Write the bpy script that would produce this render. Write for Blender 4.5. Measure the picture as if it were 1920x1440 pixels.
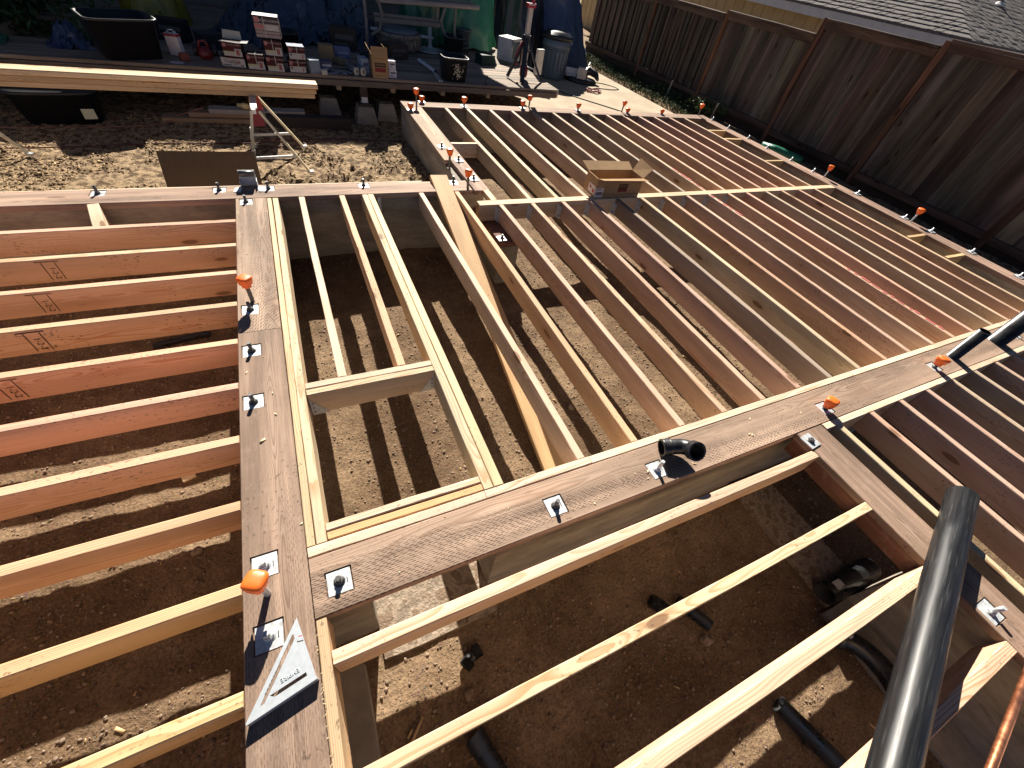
import bpy, bmesh, math, random
import numpy as np
from mathutils import Matrix, Vector, Euler, noise as mnoise
R = math.radians
random.seed(7); rng = np.random.default_rng(7)
scene = bpy.context.scene
for o in list(bpy.data.objects): bpy.data.objects.remove(o, do_unlink=True)
COL = scene.collection

# ------------------------------------------------------------------ camera
cam_d = bpy.data.cameras.new('camera'); cam = bpy.data.objects.new('camera', cam_d); COL.objects.link(cam)
cam.matrix_world = Matrix(((0.90646911, 0.20752962, -0.367757, 0.0),
                           (-0.39677187, 0.71664914, -0.57357309, 0.0),
                           (0.14451934, 0.66584192, 0.73196222, 1.526),
                           (0, 0, 0, 1)))
cam_d.sensor_fit = 'HORIZONTAL'; cam_d.sensor_width = 36.0; cam_d.lens = 36.0 * 765.04 / 1920
cam_d.clip_start = 0.05; cam_d.clip_end = 500
scene.camera = cam
# ------------------------------------------------------------------ sky, sun, exposure
SUN_DIR = Vector((0.385, 1.45, 1.0)).normalized()          # towards the sun
elev = math.asin(SUN_DIR.z); azim = math.atan2(SUN_DIR.x, SUN_DIR.y)
world = bpy.data.worlds.new('World'); scene.world = world; world.use_nodes = True
wn = world.node_tree.nodes; wl = world.node_tree.links; wn.clear()
sky = wn.new('ShaderNodeTexSky'); sky.sky_type = 'NISHITA'; sky.sun_disc = False
sky.sun_elevation = elev; sky.sun_rotation = azim; sky.air_density = 0.26; sky.dust_density = 0.15; sky.ozone_density = 0.8
bg = wn.new('ShaderNodeBackground'); bg.inputs['Strength'].default_value = 0.05
wo = wn.new('ShaderNodeOutputWorld'); wl.new(sky.outputs[0], bg.inputs[0]); wl.new(bg.outputs[0], wo.inputs[0])
sun_d = bpy.data.lights.new('sun', 'SUN'); sun_d.energy = 5.0; sun_d.angle = R(0.5); sun_d.color = (1.0, 0.93, 0.82)
sun = bpy.data.objects.new('sun', sun_d); COL.objects.link(sun)
sun.rotation_euler = SUN_DIR.to_track_quat('Z', 'Y').to_euler(); sun.location = (3, 12, 9)
vs = scene.view_settings; vs.view_transform = 'Standard'; vs.look = 'None'; vs.exposure = 1.22; vs.gamma = 1.0; vs.use_curve_mapping = False
scene.render.engine = 'CYCLES'
try:
    scene.cycles.max_bounces = 8; scene.cycles.diffuse_bounces = 5
except Exception: pass

# ------------------------------------------------------------------ node helper
class NT:
    def __init__(s, name):
        s.m = bpy.data.materials.new(name); s.m.use_nodes = True
        s.t = s.m.node_tree; s.n = s.t.nodes; s.l = s.t.links; s.n.clear()
        s.out = s.n.new('ShaderNodeOutputMaterial'); s.p = s.n.new('ShaderNodeBsdfPrincipled')
        s.l.new(s.p.outputs[0], s.out.inputs[0])
    def set(s, inp, v):
        if hasattr(v, 'is_output') or isinstance(v, bpy.types.NodeSocket): s.l.new(v, inp)
        else:
            try: inp.default_value = v
            except Exception: inp.default_value = (*v, 1.0)
    def new(s, typ, ins=None, out=0, **kw):
        nd = s.n.new(typ)
        for k, v in kw.items(): setattr(nd, k, v)
        for k, v in (ins or {}).items(): s.set(nd.inputs[k], v)
        return nd.outputs[out]
    def math(s, op, a, b=0.0, c=0.0, clamp=False):
        nd = s.n.new('ShaderNodeMath'); nd.operation = op; nd.use_clamp = clamp
        s.set(nd.inputs[0], a); s.set(nd.inputs[1], b); s.set(nd.inputs[2], c); return nd.outputs[0]
    def vmath(s, op, a, b=(0, 0, 0)):
        nd = s.n.new('ShaderNodeVectorMath'); nd.operation = op
        s.set(nd.inputs[0], a); s.set(nd.inputs[1], b)
        return nd.outputs['Value'] if op in ('LENGTH', 'DOT_PRODUCT', 'DISTANCE') else nd.outputs[0]
    def scale(s, v, sc): return s.vmath('MULTIPLY', v, sc)
    def noise(s, vec, sc=1.0, detail=3.0, rough=0.55, out=0):
        return s.new('ShaderNodeTexNoise', {'Vector': vec, 'Scale': sc, 'Detail': detail, 'Roughness': rough}, out)
    def mix(s, fac, a, b, blend='MIX'):
        nd = s.n.new('ShaderNodeMix'); nd.data_type = 'RGBA'; nd.blend_type = blend
        s.set(nd.inputs[0], fac); s.set(nd.inputs[6], a); s.set(nd.inputs[7], b); return nd.outputs[2]
    def ramp(s, fac, a, b, lo=0.0, hi=1.0):
        nd = s.n.new('ShaderNodeMapRange'); nd.interpolation_type = 'SMOOTHSTEP'
        s.set(nd.inputs[0], fac); nd.inputs[1].default_value = a; nd.inputs[2].default_value = b
        nd.inputs[3].default_value = lo; nd.inputs[4].default_value = hi; return nd.outputs[0]
    def sep(s, v):
        nd = s.n.new('ShaderNodeSeparateXYZ'); s.l.new(v, nd.inputs[0]); return nd.outputs
    def comb(s, x, y, z):
        nd = s.n.new('ShaderNodeCombineXYZ'); s.set(nd.inputs[0], x); s.set(nd.inputs[1], y); s.set(nd.inputs[2], z); return nd.outputs[0]
    def bump(s, h, strength=0.3, dist=0.002):
        b = s.new('ShaderNodeBump', {'Strength': strength, 'Distance': dist, 'Height': h}); s.l.new(b, s.p.inputs['Normal'])
    def rgb(s, v):
        nd = s.n.new('ShaderNodeCombineColor'); 
        for i in range(3): s.set(nd.inputs[i], v)
        return nd.outputs[0]

def plank_mat(name, ring_freq, late_dark, knot=1.0, weather=0.0, incise=0.0, rough=0.72, stain=0.25, knot_col=(.16, .07, .03)):
    m = NT(name)
    tc = m.n.new('ShaderNodeTexCoord'); oi = m.n.new('ShaderNodeObjectInfo')
    co = tc.outputs['Object']; rnd = oi.outputs['Random']; base = oi.outputs['Color']
    off = m.comb(m.math('MULTIPLY', rnd, 37.0), m.math('MULTIPLY', rnd, 91.0), m.math('MULTIPLY', rnd, 53.0))
    p = m.vmath('ADD', co, off)
    x, y, z = m.sep(co)
    warp = m.noise(m.scale(p, (1.3, 5, 5)), 1.0, 2.0, 0.5, 1)
    wx, wy, wz = m.sep(warp)
    r2 = m.math('FRACT', m.math('MULTIPLY', rnd, 7.31)); 
    cy = m.math('MULTIPLY', m.math('SUBTRACT', rnd, 0.5), 0.16); cz = m.math('MULTIPLY_ADD', r2, -0.16, 0.03)
    dy = m.math('ADD', m.math('SUBTRACT', y, cy), m.math('MULTIPLY_ADD', wy, 0.05, -0.025))
    dz = m.math('ADD', m.math('SUBTRACT', z, cz), m.math('MULTIPLY_ADD', wz, 0.05, -0.025))
    rad = m.math('SQRT', m.math('ADD', m.math('MULTIPLY', dy, dy), m.math('MULTIPLY', dz, dz)))
    # knots
    vor = m.n.new('ShaderNodeTexVoronoi'); vor.voronoi_dimensions = '3D'; vor.inputs['Scale'].default_value = 1.0
    m.l.new(m.scale(p, (2.1, 6.5, 6.5)), vor.inputs['Vector']); kd = vor.outputs['Distance']
    kn = m.math('MULTIPLY', m.ramp(kd, 0.13, 0.085), knot)
    halo = m.math('MULTIPLY', m.ramp(kd, 0.42, 0.12), knot)
    ring = m.math('FRACT', m.math('ADD', m.math('MULTIPLY', rad, ring_freq), m.math('MULTIPLY', halo, 1.6)))
    late = m.math('MULTIPLY', m.ramp(ring, 0.35, 0.9), m.ramp(ring, 1.0, 0.93))
    late = m.math('MULTIPLY', late, m.ramp(m.noise(m.scale(p, (.7, 9, 9)), 1, 2), 0.25, 0.65, 0.35, 1.0))
    fib = m.noise(m.scale(p, (5, 260, 260)), 1.0, 3.0, 0.6)
    tone = m.noise(m.scale(p, (.8, 7, 7)), 1.0, 3.0, 0.55)
    lc = m.mix(1.0, base, (*late_dark, 1), 'MULTIPLY')
    c = m.mix(m.math('MULTIPLY', late, 0.75), base, lc)
    c = m.mix(1.0, c, m.rgb(m.math('MULTIPLY_ADD', fib, 0.5, 0.75)), 'MULTIPLY')
    c = m.mix(1.0, c, m.rgb(m.ramp(tone, 0.2, 0.8, 1.0 - stain, 1.0 + stain * 0.55)), 'MULTIPLY')
    c = m.mix(m.math('MULTIPLY', halo, 0.3), c, m.mix(1.0, base, (.62, .42, .3, 1), 'MULTIPLY'))
    c = m.mix(m.math('MULTIPLY', kn, 0.85), c, (*knot_col, 1))
    # dirt specks and scuffs
    sp = m.noise(m.scale(p, (60, 90, 90)), 1.0, 2.0, 0.5); big = m.noise(p, 3.0, 2.0)
    spm = m.math('MULTIPLY', m.ramp(sp, 0.60, 0.70), m.ramp(big, 0.48, 0.62))
    c = m.mix(m.math('MULTIPLY', spm, 0.6), c, (.07, .045, .03, 1))
    if weather > 0:
        w = m.ramp(m.noise(m.scale(p, (1.1, 22, 22)), 1.0, 4.0, 0.65), 0.42, 0.72)
        c = m.mix(m.math('MULTIPLY', w, weather), c, m.mix(1.0, c, (1.55, 1.55, 1.55, 1), 'MULTIPLY'))
        w2 = m.ramp(m.noise(m.scale(p, (2.0, 30, 30)), 1.0, 3.0, 0.6), 0.58, 0.75)
        c = m.mix(m.math('MULTIPLY', w2, 0.55), c, m.mix(1.0, c, (.42, .38, .36, 1), 'MULTIPLY'))
    h = m.math('MULTIPLY_ADD', late, -0.5, fib)
    if incise > 0:
        row = m.math('FLOOR', m.math('DIVIDE', y, 0.0072))
        fv = m.math('ABSOLUTE', m.math('SUBTRACT', m.math('FRACT', m.math('DIVIDE', y, 0.0072)), 0.5))
        u = m.math('ADD', m.math('DIVIDE', x, 0.027), m.math('MULTIPLY', row, 0.37))
        u = m.math('ADD', u, m.math('MULTIPLY', m.noise(m.scale(p, (9, 60, 1)), 1.0, 2.0), 1.6))
        sl = m.math('MULTIPLY', m.ramp(m.math('FRACT', u), 0.60, 0.52), m.ramp(fv, 0.26, 0.14))
        msk = m.math('MULTIPLY', m.ramp(m.noise(m.scale(p, (.5, 11, 1)), 1.0, 1.0), 0.44, 0.54), m.ramp(m.noise(p, 14.0, 3.0), .30, .52))
        sl = m.math('MULTIPLY', m.math('MULTIPLY', sl, msk), incise)
        c = m.mix(m.math('MULTIPLY', sl, 0.8), c, (.028, .016, .011, 1))
        h = m.math('SUBTRACT', h, m.math('MULTIPLY', sl, 2.0))
        worn = m.ramp(m.noise(p, 16.0, 4.0, 0.7), 0.52, 0.7)
        c = m.mix(m.math('MULTIPLY', worn, 0.3), c, (.40, .29, .22, 1))
    m.set(m.p.inputs['Base Color'], c)
    m.p.inputs['Roughness'].default_value = rough; m.p.inputs['Specular IOR Level'].default_value = 0.25
    m.bump(h, 0.45, 0.0012)
    return m.m

def simple(name, col, rough=0.6, metal=0.0, var=0.25, scale=8.0, bump=0.1, bdist=0.002, spec=0.5, objcol=False, spots=None, stretch=(1, 1, 1), coords='Object', coat=0.0, rvar=0.0):
    m = NT(name); tc = m.n.new('ShaderNodeTexCoord'); oi = m.n.new('ShaderNodeObjectInfo')
    p = m.scale(m.vmath('ADD', tc.outputs[coords], m.comb(m.math('MULTIPLY', oi.outputs['Random'], 19.0), 0.0, 0.0)), stretch)
    b = oi.outputs['Color'] if objcol else (*col, 1)
    nz = m.noise(p, scale, 5.0, 0.6); n2 = m.noise(p, scale * 6, 3.0, 0.6)
    c = m.mix(1.0, b, m.rgb(m.ramp(nz, 0.25, 0.75, 1 - var, 1 + var)), 'MULTIPLY')
    c = m.mix(1.0, c, m.rgb(m.ramp(n2, 0.2, 0.8, 1 - var * .5, 1 + var * .5)), 'MULTIPLY')
    if spots:
        c = m.mix(m.math('MULTIPLY', m.ramp(m.noise(p, scale * spots[1], 2.0), spots[2], spots[2] + 0.1), spots[3]), c, (*spots[0], 1))
    m.set(m.p.inputs['Base Color'], c)
    if rvar: m.set(m.p.inputs['Roughness'], m.ramp(nz, 0.3, 0.7, max(rough - rvar, .05), rough + rvar))
    else: m.p.inputs['Roughness'].default_value = rough
    m.p.inputs['Metallic'].default_value = metal; m.p.inputs['Specular IOR Level'].default_value = spec
    m.p.inputs['Coat Weight'].default_value = coat
    if bump: m.bump(m.math('ADD', nz, m.math('MULTIPLY', n2, 0.4)), bump, bdist)
    return m.m

M = {}
M['lumber'] = plank_mat('lumber', 210, (.72, .50, .34), knot=0.9, stain=0.28)
M['treated'] = plank_mat('treated_lumber', 260, (.60, .52, .46), knot=0.5, weather=0.7, incise=1.0, rough=0.8, stain=0.45, knot_col=(.05, .03, .02))
M['treated_plain'] = plank_mat('treated_lumber_plain', 300, (.50, .42, .37), knot=0.6, weather=0.9, incise=0.35, rough=0.8, stain=0.5, knot_col=(.05, .03, .02))
M['fence'] = plank_mat('fence_wood', 150, (.62, .55, .5), knot=1.0, weather=0.9, rough=0.85, stain=0.65, knot_col=(.012, .008, .006))
M['deck'] = plank_mat('deck_wood', 170, (.7, .66, .62), knot=0.5, weather=0.7, rough=0.82, stain=0.4, knot_col=(.05, .04, .03))
M['concrete'] = simple('concrete', (.30, .265, .22), .88, 0, .28, 3.0, .5, .004, .2, stretch=(1, 1, 3.5), spots=((.12, .10, .08), 3, .62, .5))
M['slab'] = simple('slab_concrete', (.42, .335, .235), .9, 0, .16, 2.5, .3, .002, .2, coords='Object', spots=((.34, .27, .19), 4, .58, .5))
M['rubble'] = simple('rough_footing', (.33, .265, .20), .92, 0, .5, 16, 1.0, .014, .15, spots=((.15, .10, .065), 1.0, .50, .8))
M['galv'] = simple('galvanized_steel', (.60, .62, .63), .45, .35, .16, 70, .12, .001, .5, rvar=.1)
M['alu'] = simple('cast_aluminium', (.58, .62, .65), .42, .4, .08, 60, .15, .0005, .5, spots=((.3, .31, .33), .5, .70, .5))
M['steel'] = simple('dark_steel', (.14, .135, .13), .5, .7, .3, 80, .3, .001)
M['orange'] = simple('orange_plastic', (.95, .17, .02), .42, 0, .06, 20, .05, .001, .5)
M['abs'] = simple('black_abs', (.016, .017, .019), .32, 0, .4, 14, .05, .0006, .5, rvar=.1, spots=((.07, .07, .072), 3, .60, .3))
M['abspipe'] = simple('black_abs_pipe', (.014, .0145, .016), .40, 0, .35, 10, .05, .0005, .4, stretch=(.35, 7, 7), rvar=.1, spots=((.06, .06, .063), 2, .58, .4))
M['absdark'] = simple('black_abs_inside', (.008, .008, .009), .6, 0, .2, 14, 0)
M['copper'] = simple('copper', (.62, .25, .13), .34, .9, .2, 25, .05, .0006, rvar=.1)
M['card'] = simple('cardboard', (.36, .225, .115), .85, 0, .1, 6, .1, .001, .15, stretch=(1, 1, 1))
M['card2'] = simple('brown_panel', (.15, .095, .058), .7, 0, .1, 5, .05, .001, .1)
M['paint'] = simple('painted_surface', (1, 1, 1), .5, 0, .1, 10, .08, .001, .4, objcol=True)
M['print'] = simple('flat_print', (1, 1, 1), .7, 0, .06, 40, 0, objcol=True, spec=.2)
M['plastic'] = simple('moulded_plastic', (1, 1, 1), .4, 0, .1, 9, .06, .001, .5, objcol=True)
M['tarp'] = simple('woven_tarp', (1, 1, 1), .36, 0, .18, 9, .3, .006, .5, objcol=True, rvar=.1)
M['cloth'] = simple('cloth', (1, 1, 1), .85, 0, .2, 14, .4, .004, .2, objcol=True)
M['stone'] = simple('stone', (.24, .175, .125), .9, 0, .5, 30, .4, .004, .2)
M['chip'] = simple('wood_chip', (.55, .38, .2), .85, 0, .35, 12, .2, .002, .2)
M['fresh'] = simple('wood_shaving', (.80, .62, .38), .8, 0, .2, 12, .2, .002, .2)
M['leaf'] = simple('leaf', (.05, .085, .025), .6, 0, .5, 6, .1, .002, .3)
M['grass'] = simple('grass', (.06, .085, .03), .7, 0, .5, 4, .1, .002, .2)
M['bark'] = simple('bark', (.07, .05, .035), .9, 0, .4, 10, .6, .01)
M['stucco'] = simple('stucco_wall', (.50, .40, .235), .9, 0, .1, 4, .2, .003, .2)
M['trim'] = simple('painted_trim', (.62, .62, .60), .6, 0, .08, 6, .1, .001, .3)
M['shingle'] = simple('roof_shingle', (.135, .125, .12), .95, 0, .45, 28, .8, .01, .15, spots=((.25, .235, .22), 1.5, .55, .6))
M['cord'] = simple('rubber_cord', (1, 1, 1), .55, 0, .1, 9, 0, objcol=True)
M['ink'] = simple('black_ink', (.055, .028, .017), .8, 0, .3, 60, 0)

def soil_mat():
    m = NT('soil'); g = m.n.new('ShaderNodeNewGeometry'); p = g.outputs['Position']
    n1 = m.noise(p, 1.6, 5, .6); n2 = m.noise(p, 14, 5, .65); n3 = m.noise(p, 90, 4, .65)
    c = m.mix(m.ramp(n1, .35, .68), (.16, .105, .063, 1), (.275, .19, .118, 1))
    x, y, z = m.sep(p)
    yard = m.ramp(z, -.46, -.40)
    c = m.mix(yard, c, m.mix(m.ramp(n2, .40, .60), (.115, .074, .043, 1), (.47, .345, .21, 1)))
    c = m.mix(m.ramp(n2, .3, .72, 0, .5), c, m.mix(1.0, c, (.55, .5, .45, 1), 'MULTIPLY'))
    c = m.mix(1.0, c, m.rgb(m.ramp(n3, .25, .75, .62, 1.35)), 'MULTIPLY')
    v = m.n.new('ShaderNodeTexVoronoi'); v.inputs['Scale'].default_value = 95; m.l.new(p, v.inputs['Vector'])
    pb = m.math('MULTIPLY', m.ramp(v.outputs['Distance'], .30, .2), m.ramp(n2, .5, .62))
    c = m.mix(m.math('MULTIPLY', pb, .6), c, m.mix(1.0, v.outputs['Color'], (.42, .36, .30, 1), 'MULTIPLY'))
    m.set(m.p.inputs['Base Color'], c); m.p.inputs['Roughness'].default_value = .95; m.p.inputs['Specular IOR Level'].default_value = .12
    h = m.math('ADD', m.math('MULTIPLY', n2, 1.2), m.math('ADD', m.math('MULTIPLY', n3, .5), m.math('MULTIPLY', pb, .6)))
    m.bump(h, .9, .014); return m.m
M['soil'] = soil_mat()

# ------------------------------------------------------------------ mesh helper
class MB:
    def __init__(s): s.v = []; s.f = []; s.mi = []; s.sm = []
    def add(s, vs, fs, mi=0, smooth=False):
        b = len(s.v); s.v += [tuple(v) for v in vs]
        for f in fs: s.f.append(tuple(b + i for i in f)); s.mi.append(mi); s.sm.append(smooth)
        return s
    def box(s, c, d, mi=0, rot=None, taper=1.0, ch=0.0):
        hx, hy, hz = d[0] / 2, d[1] / 2, d[2] / 2; vs = []
        for z, k in ((-hz, 1.0), (hz, taper)):
            for x, y in ((-hx, -hy), (hx, -hy), (hx, hy), (-hx, hy)): vs.append(Vector((x * k, y * k, z)))
        if rot is not None: vs = [rot @ v for v in vs]
        vs = [v + Vector(c) for v in vs]
        return s.add(vs, [(3, 2, 1, 0), (4, 5, 6, 7), (0, 1, 5, 4), (1, 2, 6, 5), (2, 3, 7, 6), (3, 0, 4, 7)], mi)
    def quad(s, a, b, c, d, mi=0): return s.add([a, b, c, d], [(0, 1, 2, 3)], mi)
    def tube(s, pts, r, n=12, mi=0, cap=True, rs=None, smooth=True):
        pts = [Vector(p) for p in pts]; rings = []
        up = None; vs = []
        for i, p in enumerate(pts):
            t = (pts[min(i + 1, len(pts) - 1)] - pts[max(i - 1, 0)]).normalized()
            if up is None: up = t.orthogonal().normalized()
            else: up = (up - t * up.dot(t)).normalized()
            w = t.cross(up); rr = rs[i] if rs else r
            for k in range(n):
                a = 2 * math.pi * k / n; vs.append(p + (up * math.cos(a) + w * math.sin(a)) * rr)
        fs = []
        for i in range(len(pts) - 1):
            for k in range(n): fs.append((i * n + k, i * n + (k + 1) % n, (i + 1) * n + (k + 1) % n, (i + 1) * n + k))
        s.add(vs, fs, mi, smooth)
        if cap:
            b = len(s.v) - len(vs); s.f.append(tuple(b + k for k in reversed(range(n)))); s.mi.append(mi); s.sm.append(False)
            e = b + (len(pts) - 1) * n; s.f.append(tuple(e + k for k in range(n))); s.mi.append(mi); s.sm.append(False)
        return s
    def pipe(s, pts, ro, ri, n=24, mi=0, mi2=1):
        pts = [Vector(p) for p in pts]
        a = len(s.v); s.tube(pts, ro, n, mi, False); b = len(s.v); s.tube(list(pts), ri, n, mi2, False)
        L = len(pts)
        for e in (0, (L - 1) * n):
            for k in range(n):
                s.f.append((a + e + k, a + e + (k + 1) % n, b + e + (k + 1) % n, b + e + k)); s.mi.append(mi); s.sm.append(False)
        return s
    def lathe(s, prof, c=(0, 0, 0), n=24, mi=0, sx=1.0, sy=1.0, smooth=True, sq=None):
        vs = []; fs = []
        for r, z in prof:
            for k in range(n):
                a = 2 * math.pi * k / n; x, y = math.cos(a), math.sin(a)
                if sq:
                    q = (abs(x) ** sq + abs(y) ** sq) ** (-1 / sq); x *= q; y *= q
                vs.append((c[0] + r * x * sx, c[1] + r * y * sy, c[2] + z))
        for i in range(len(prof) - 1):
            for k in range(n): fs.append((i * n + k, i * n + (k + 1) % n, (i + 1) * n + (k + 1) % n, (i + 1) * n + k))
        fs.append(tuple(reversed(range(n)))); fs.append(tuple((len(prof) - 1) * n + k for k in range(n)))
        return s.add(vs, fs, mi, smooth)
    def prism(s, poly, z0, z1, mi=0):
        n = len(poly); vs = [(x, y, z0) for x, y in poly] + [(x, y, z1) for x, y in poly]
        return s.add(vs, [tuple(reversed(range(n))), tuple(range(n, 2 * n))] + [(i, (i + 1) % n, n + (i + 1) % n, n + i) for i in range(n)], mi)
    def mesh(s, name, mats):
        me = bpy.data.meshes.new(name); me.from_pydata(s.v, [], s.f)
        for m in mats: me.materials.append(M[m] if isinstance(m, str) else m)
        me.polygons.foreach_set('material_index', s.mi); me.polygons.foreach_set('use_smooth', s.sm); me.update()
        return me
    def build(s, name, mats, parent=None, color=None, loc=None, rot=None):
        if isinstance(mats, str): mats = [mats]
        return link(name, s.mesh(name, mats), parent, color, loc, rot)
def link(name, me, parent=None, color=None, loc=None, rot=None):
    o = bpy.data.objects.new(name, me); COL.objects.link(o)
    if parent is not None: o.parent = parent
    if loc is not None: o.location = loc
    if rot is not None: o.rotation_euler = rot
    if color is not None: o.color = (*color, 1)
    return o
def tag(o, label=None, cat=None, group=None, kind=None):
    if label: o['label'] = label
    if cat: o['category'] = cat
    if group: o['group'] = group
    if kind: o['kind'] = kind
    return o
def thing(name, label, cat, loc=(0, 0, 0), rz=0.0, group=None, rot=None):
    o = bpy.data.objects.new(name, None); COL.objects.link(o); o.location = loc; o.empty_display_size = .1
    o.rotation_euler = rot if rot else (0, 0, rz); return tag(o, label, cat, group)
def copy_tree(src, parent=None):
    c = src.copy(); COL.objects.link(c)
    if parent is not None: c.parent = parent
    for ch in src.children: copy_tree(ch, c)
    return c
def text(name, s, size, mat, parent, loc, rot, color=None, ext=0.0, align='CENTER'):
    cu = bpy.data.curves.new(name, 'FONT'); cu.body = s; cu.size = size; cu.extrude = ext; cu.align_x = align; cu.align_y = 'CENTER'
    to = bpy.data.objects.new('tmp_text', cu); COL.objects.link(to)
    bpy.context.view_layer.update()
    me = bpy.data.meshes.new_from_object(to.evaluated_get(bpy.context.evaluated_depsgraph_get()))
    bpy.data.objects.remove(to, do_unlink=True); bpy.data.curves.remove(cu)
    me.name = name; me.materials.clear(); me.materials.append(M[mat])
    return link(name, me, parent, color, loc, rot)
ORD = ['first', 'second', 'third', 'fourth', 'fifth', 'sixth', 'seventh', 'eighth', 'ninth', 'tenth', 'eleventh', 'twelfth', 'thirteenth', 'fourteenth', 'fifteenth', 'sixteenth', 'seventeenth', 'eighteenth', 'nineteenth', 'twentieth']
def jit(c, a=0.08, b=0.03):
    k = 1 + random.uniform(-a, a); return tuple(max(0.004, v * k * (1 + random.uniform(-b, b))) for v in c)

# ------------------------------------------------------------------ boards
def plank_mesh(name, L, w, d, mat, ch=0.003, seg=10, bow=0.0015, rnd=None):
    """length along +X from 0, width along Y centred, top at z=0, depth d below."""
    ch = min(ch, w * .2, d * .2); r = rnd or random
    prof = [(-w / 2 + ch, 0), (w / 2 - ch, 0), (w / 2, -ch), (w / 2, -d + ch), (w / 2 - ch, -d), (-w / 2 + ch, -d), (-w / 2, -d + ch), (-w / 2, -ch)]
    mb = MB(); vs = []; ph = r.uniform(0, 6); ph2 = r.uniform(0, 6)
    for i in range(seg + 1):
        t = i / seg; by = bow * math.sin(math.pi * t * 1.3 + ph) - bow * math.sin(ph); bz = bow * .5 * math.sin(math.pi * t * 2 + ph2) - bow * .5
        for y, z in prof:
            e = r.uniform(-.0006, .0006) if 0 < i < seg else 0
            vs.append((L * t, y + by + e, z + bz + e))
    fs = []
    for i in range(seg):
        for k in range(8): fs.append((i * 8 + k, (i + 1) * 8 + k, (i + 1) * 8 + (k + 1) % 8, i * 8 + (k + 1) % 8))
    fs.append(tuple(range(8))); fs.append(tuple(seg * 8 + k for k in reversed(range(8))))
    mb.add(vs, fs); return mb.mesh(name, [mat])
def board(name, p0, p1, w, d, mat='lumber', color=(.6, .4, .2), parent=None, label=None, cat=None, group=None, seg=10, bow=0.0012, roll=0.0, ch=0.003):
    p0 = Vector(p0); p1 = Vector(p1); L = (p1 - p0).length
    me = plank_mesh(name, L, w, d, mat, seg=seg, bow=bow, ch=ch)
    o = link(name, me, parent, color)
    xa = (p1 - p0).normalized(); ya = Vector((0, 0, 1)).cross(xa)
    if ya.length < 1e-4: ya = Vector((0, 1, 0))
    ya.normalize(); za = xa.cross(ya)
    mt = Matrix((xa, ya, za)).transposed()
    if roll: mt = mt @ Matrix.Rotation(roll, 3, 'X')
    m4 = mt.to_4x4(); m4.translation = p0
    if parent is not None: o.matrix_parent_inverse = Matrix(); o.matrix_local = parent.matrix_basis.inverted() @ m4 if parent.type == 'EMPTY' else m4
    else: o.matrix_world = m4
    if label: tag(o, label, cat or 'board', group)
    return o
FIR = (.72, .545, .385); FIR_PALE = (.745, .61, .455); SALMON = (.735, .465, .31); REDFIR = (.50, .255, .155); OLIVE = (.46, .32, .17); GREYFIR = (.30, .22, .16); TREAT = (.20, .115, .082)
def beam_x(name, x0, x1, y0, y1, z=0.0, d=.14, **k):   # runs along x between y0 and y1
    return board(name, (x0, (y0 + y1) / 2, z), (x1, (y0 + y1) / 2, z), abs(y1 - y0), d, **k)
def beam_y(name, y0, y1, x0, x1, z=0.0, d=.14, **k):
    return board(name, ((x0 + x1) / 2, y0, z), ((x0 + x1) / 2, y1, z), abs(x1 - x0), d, **k)

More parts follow.
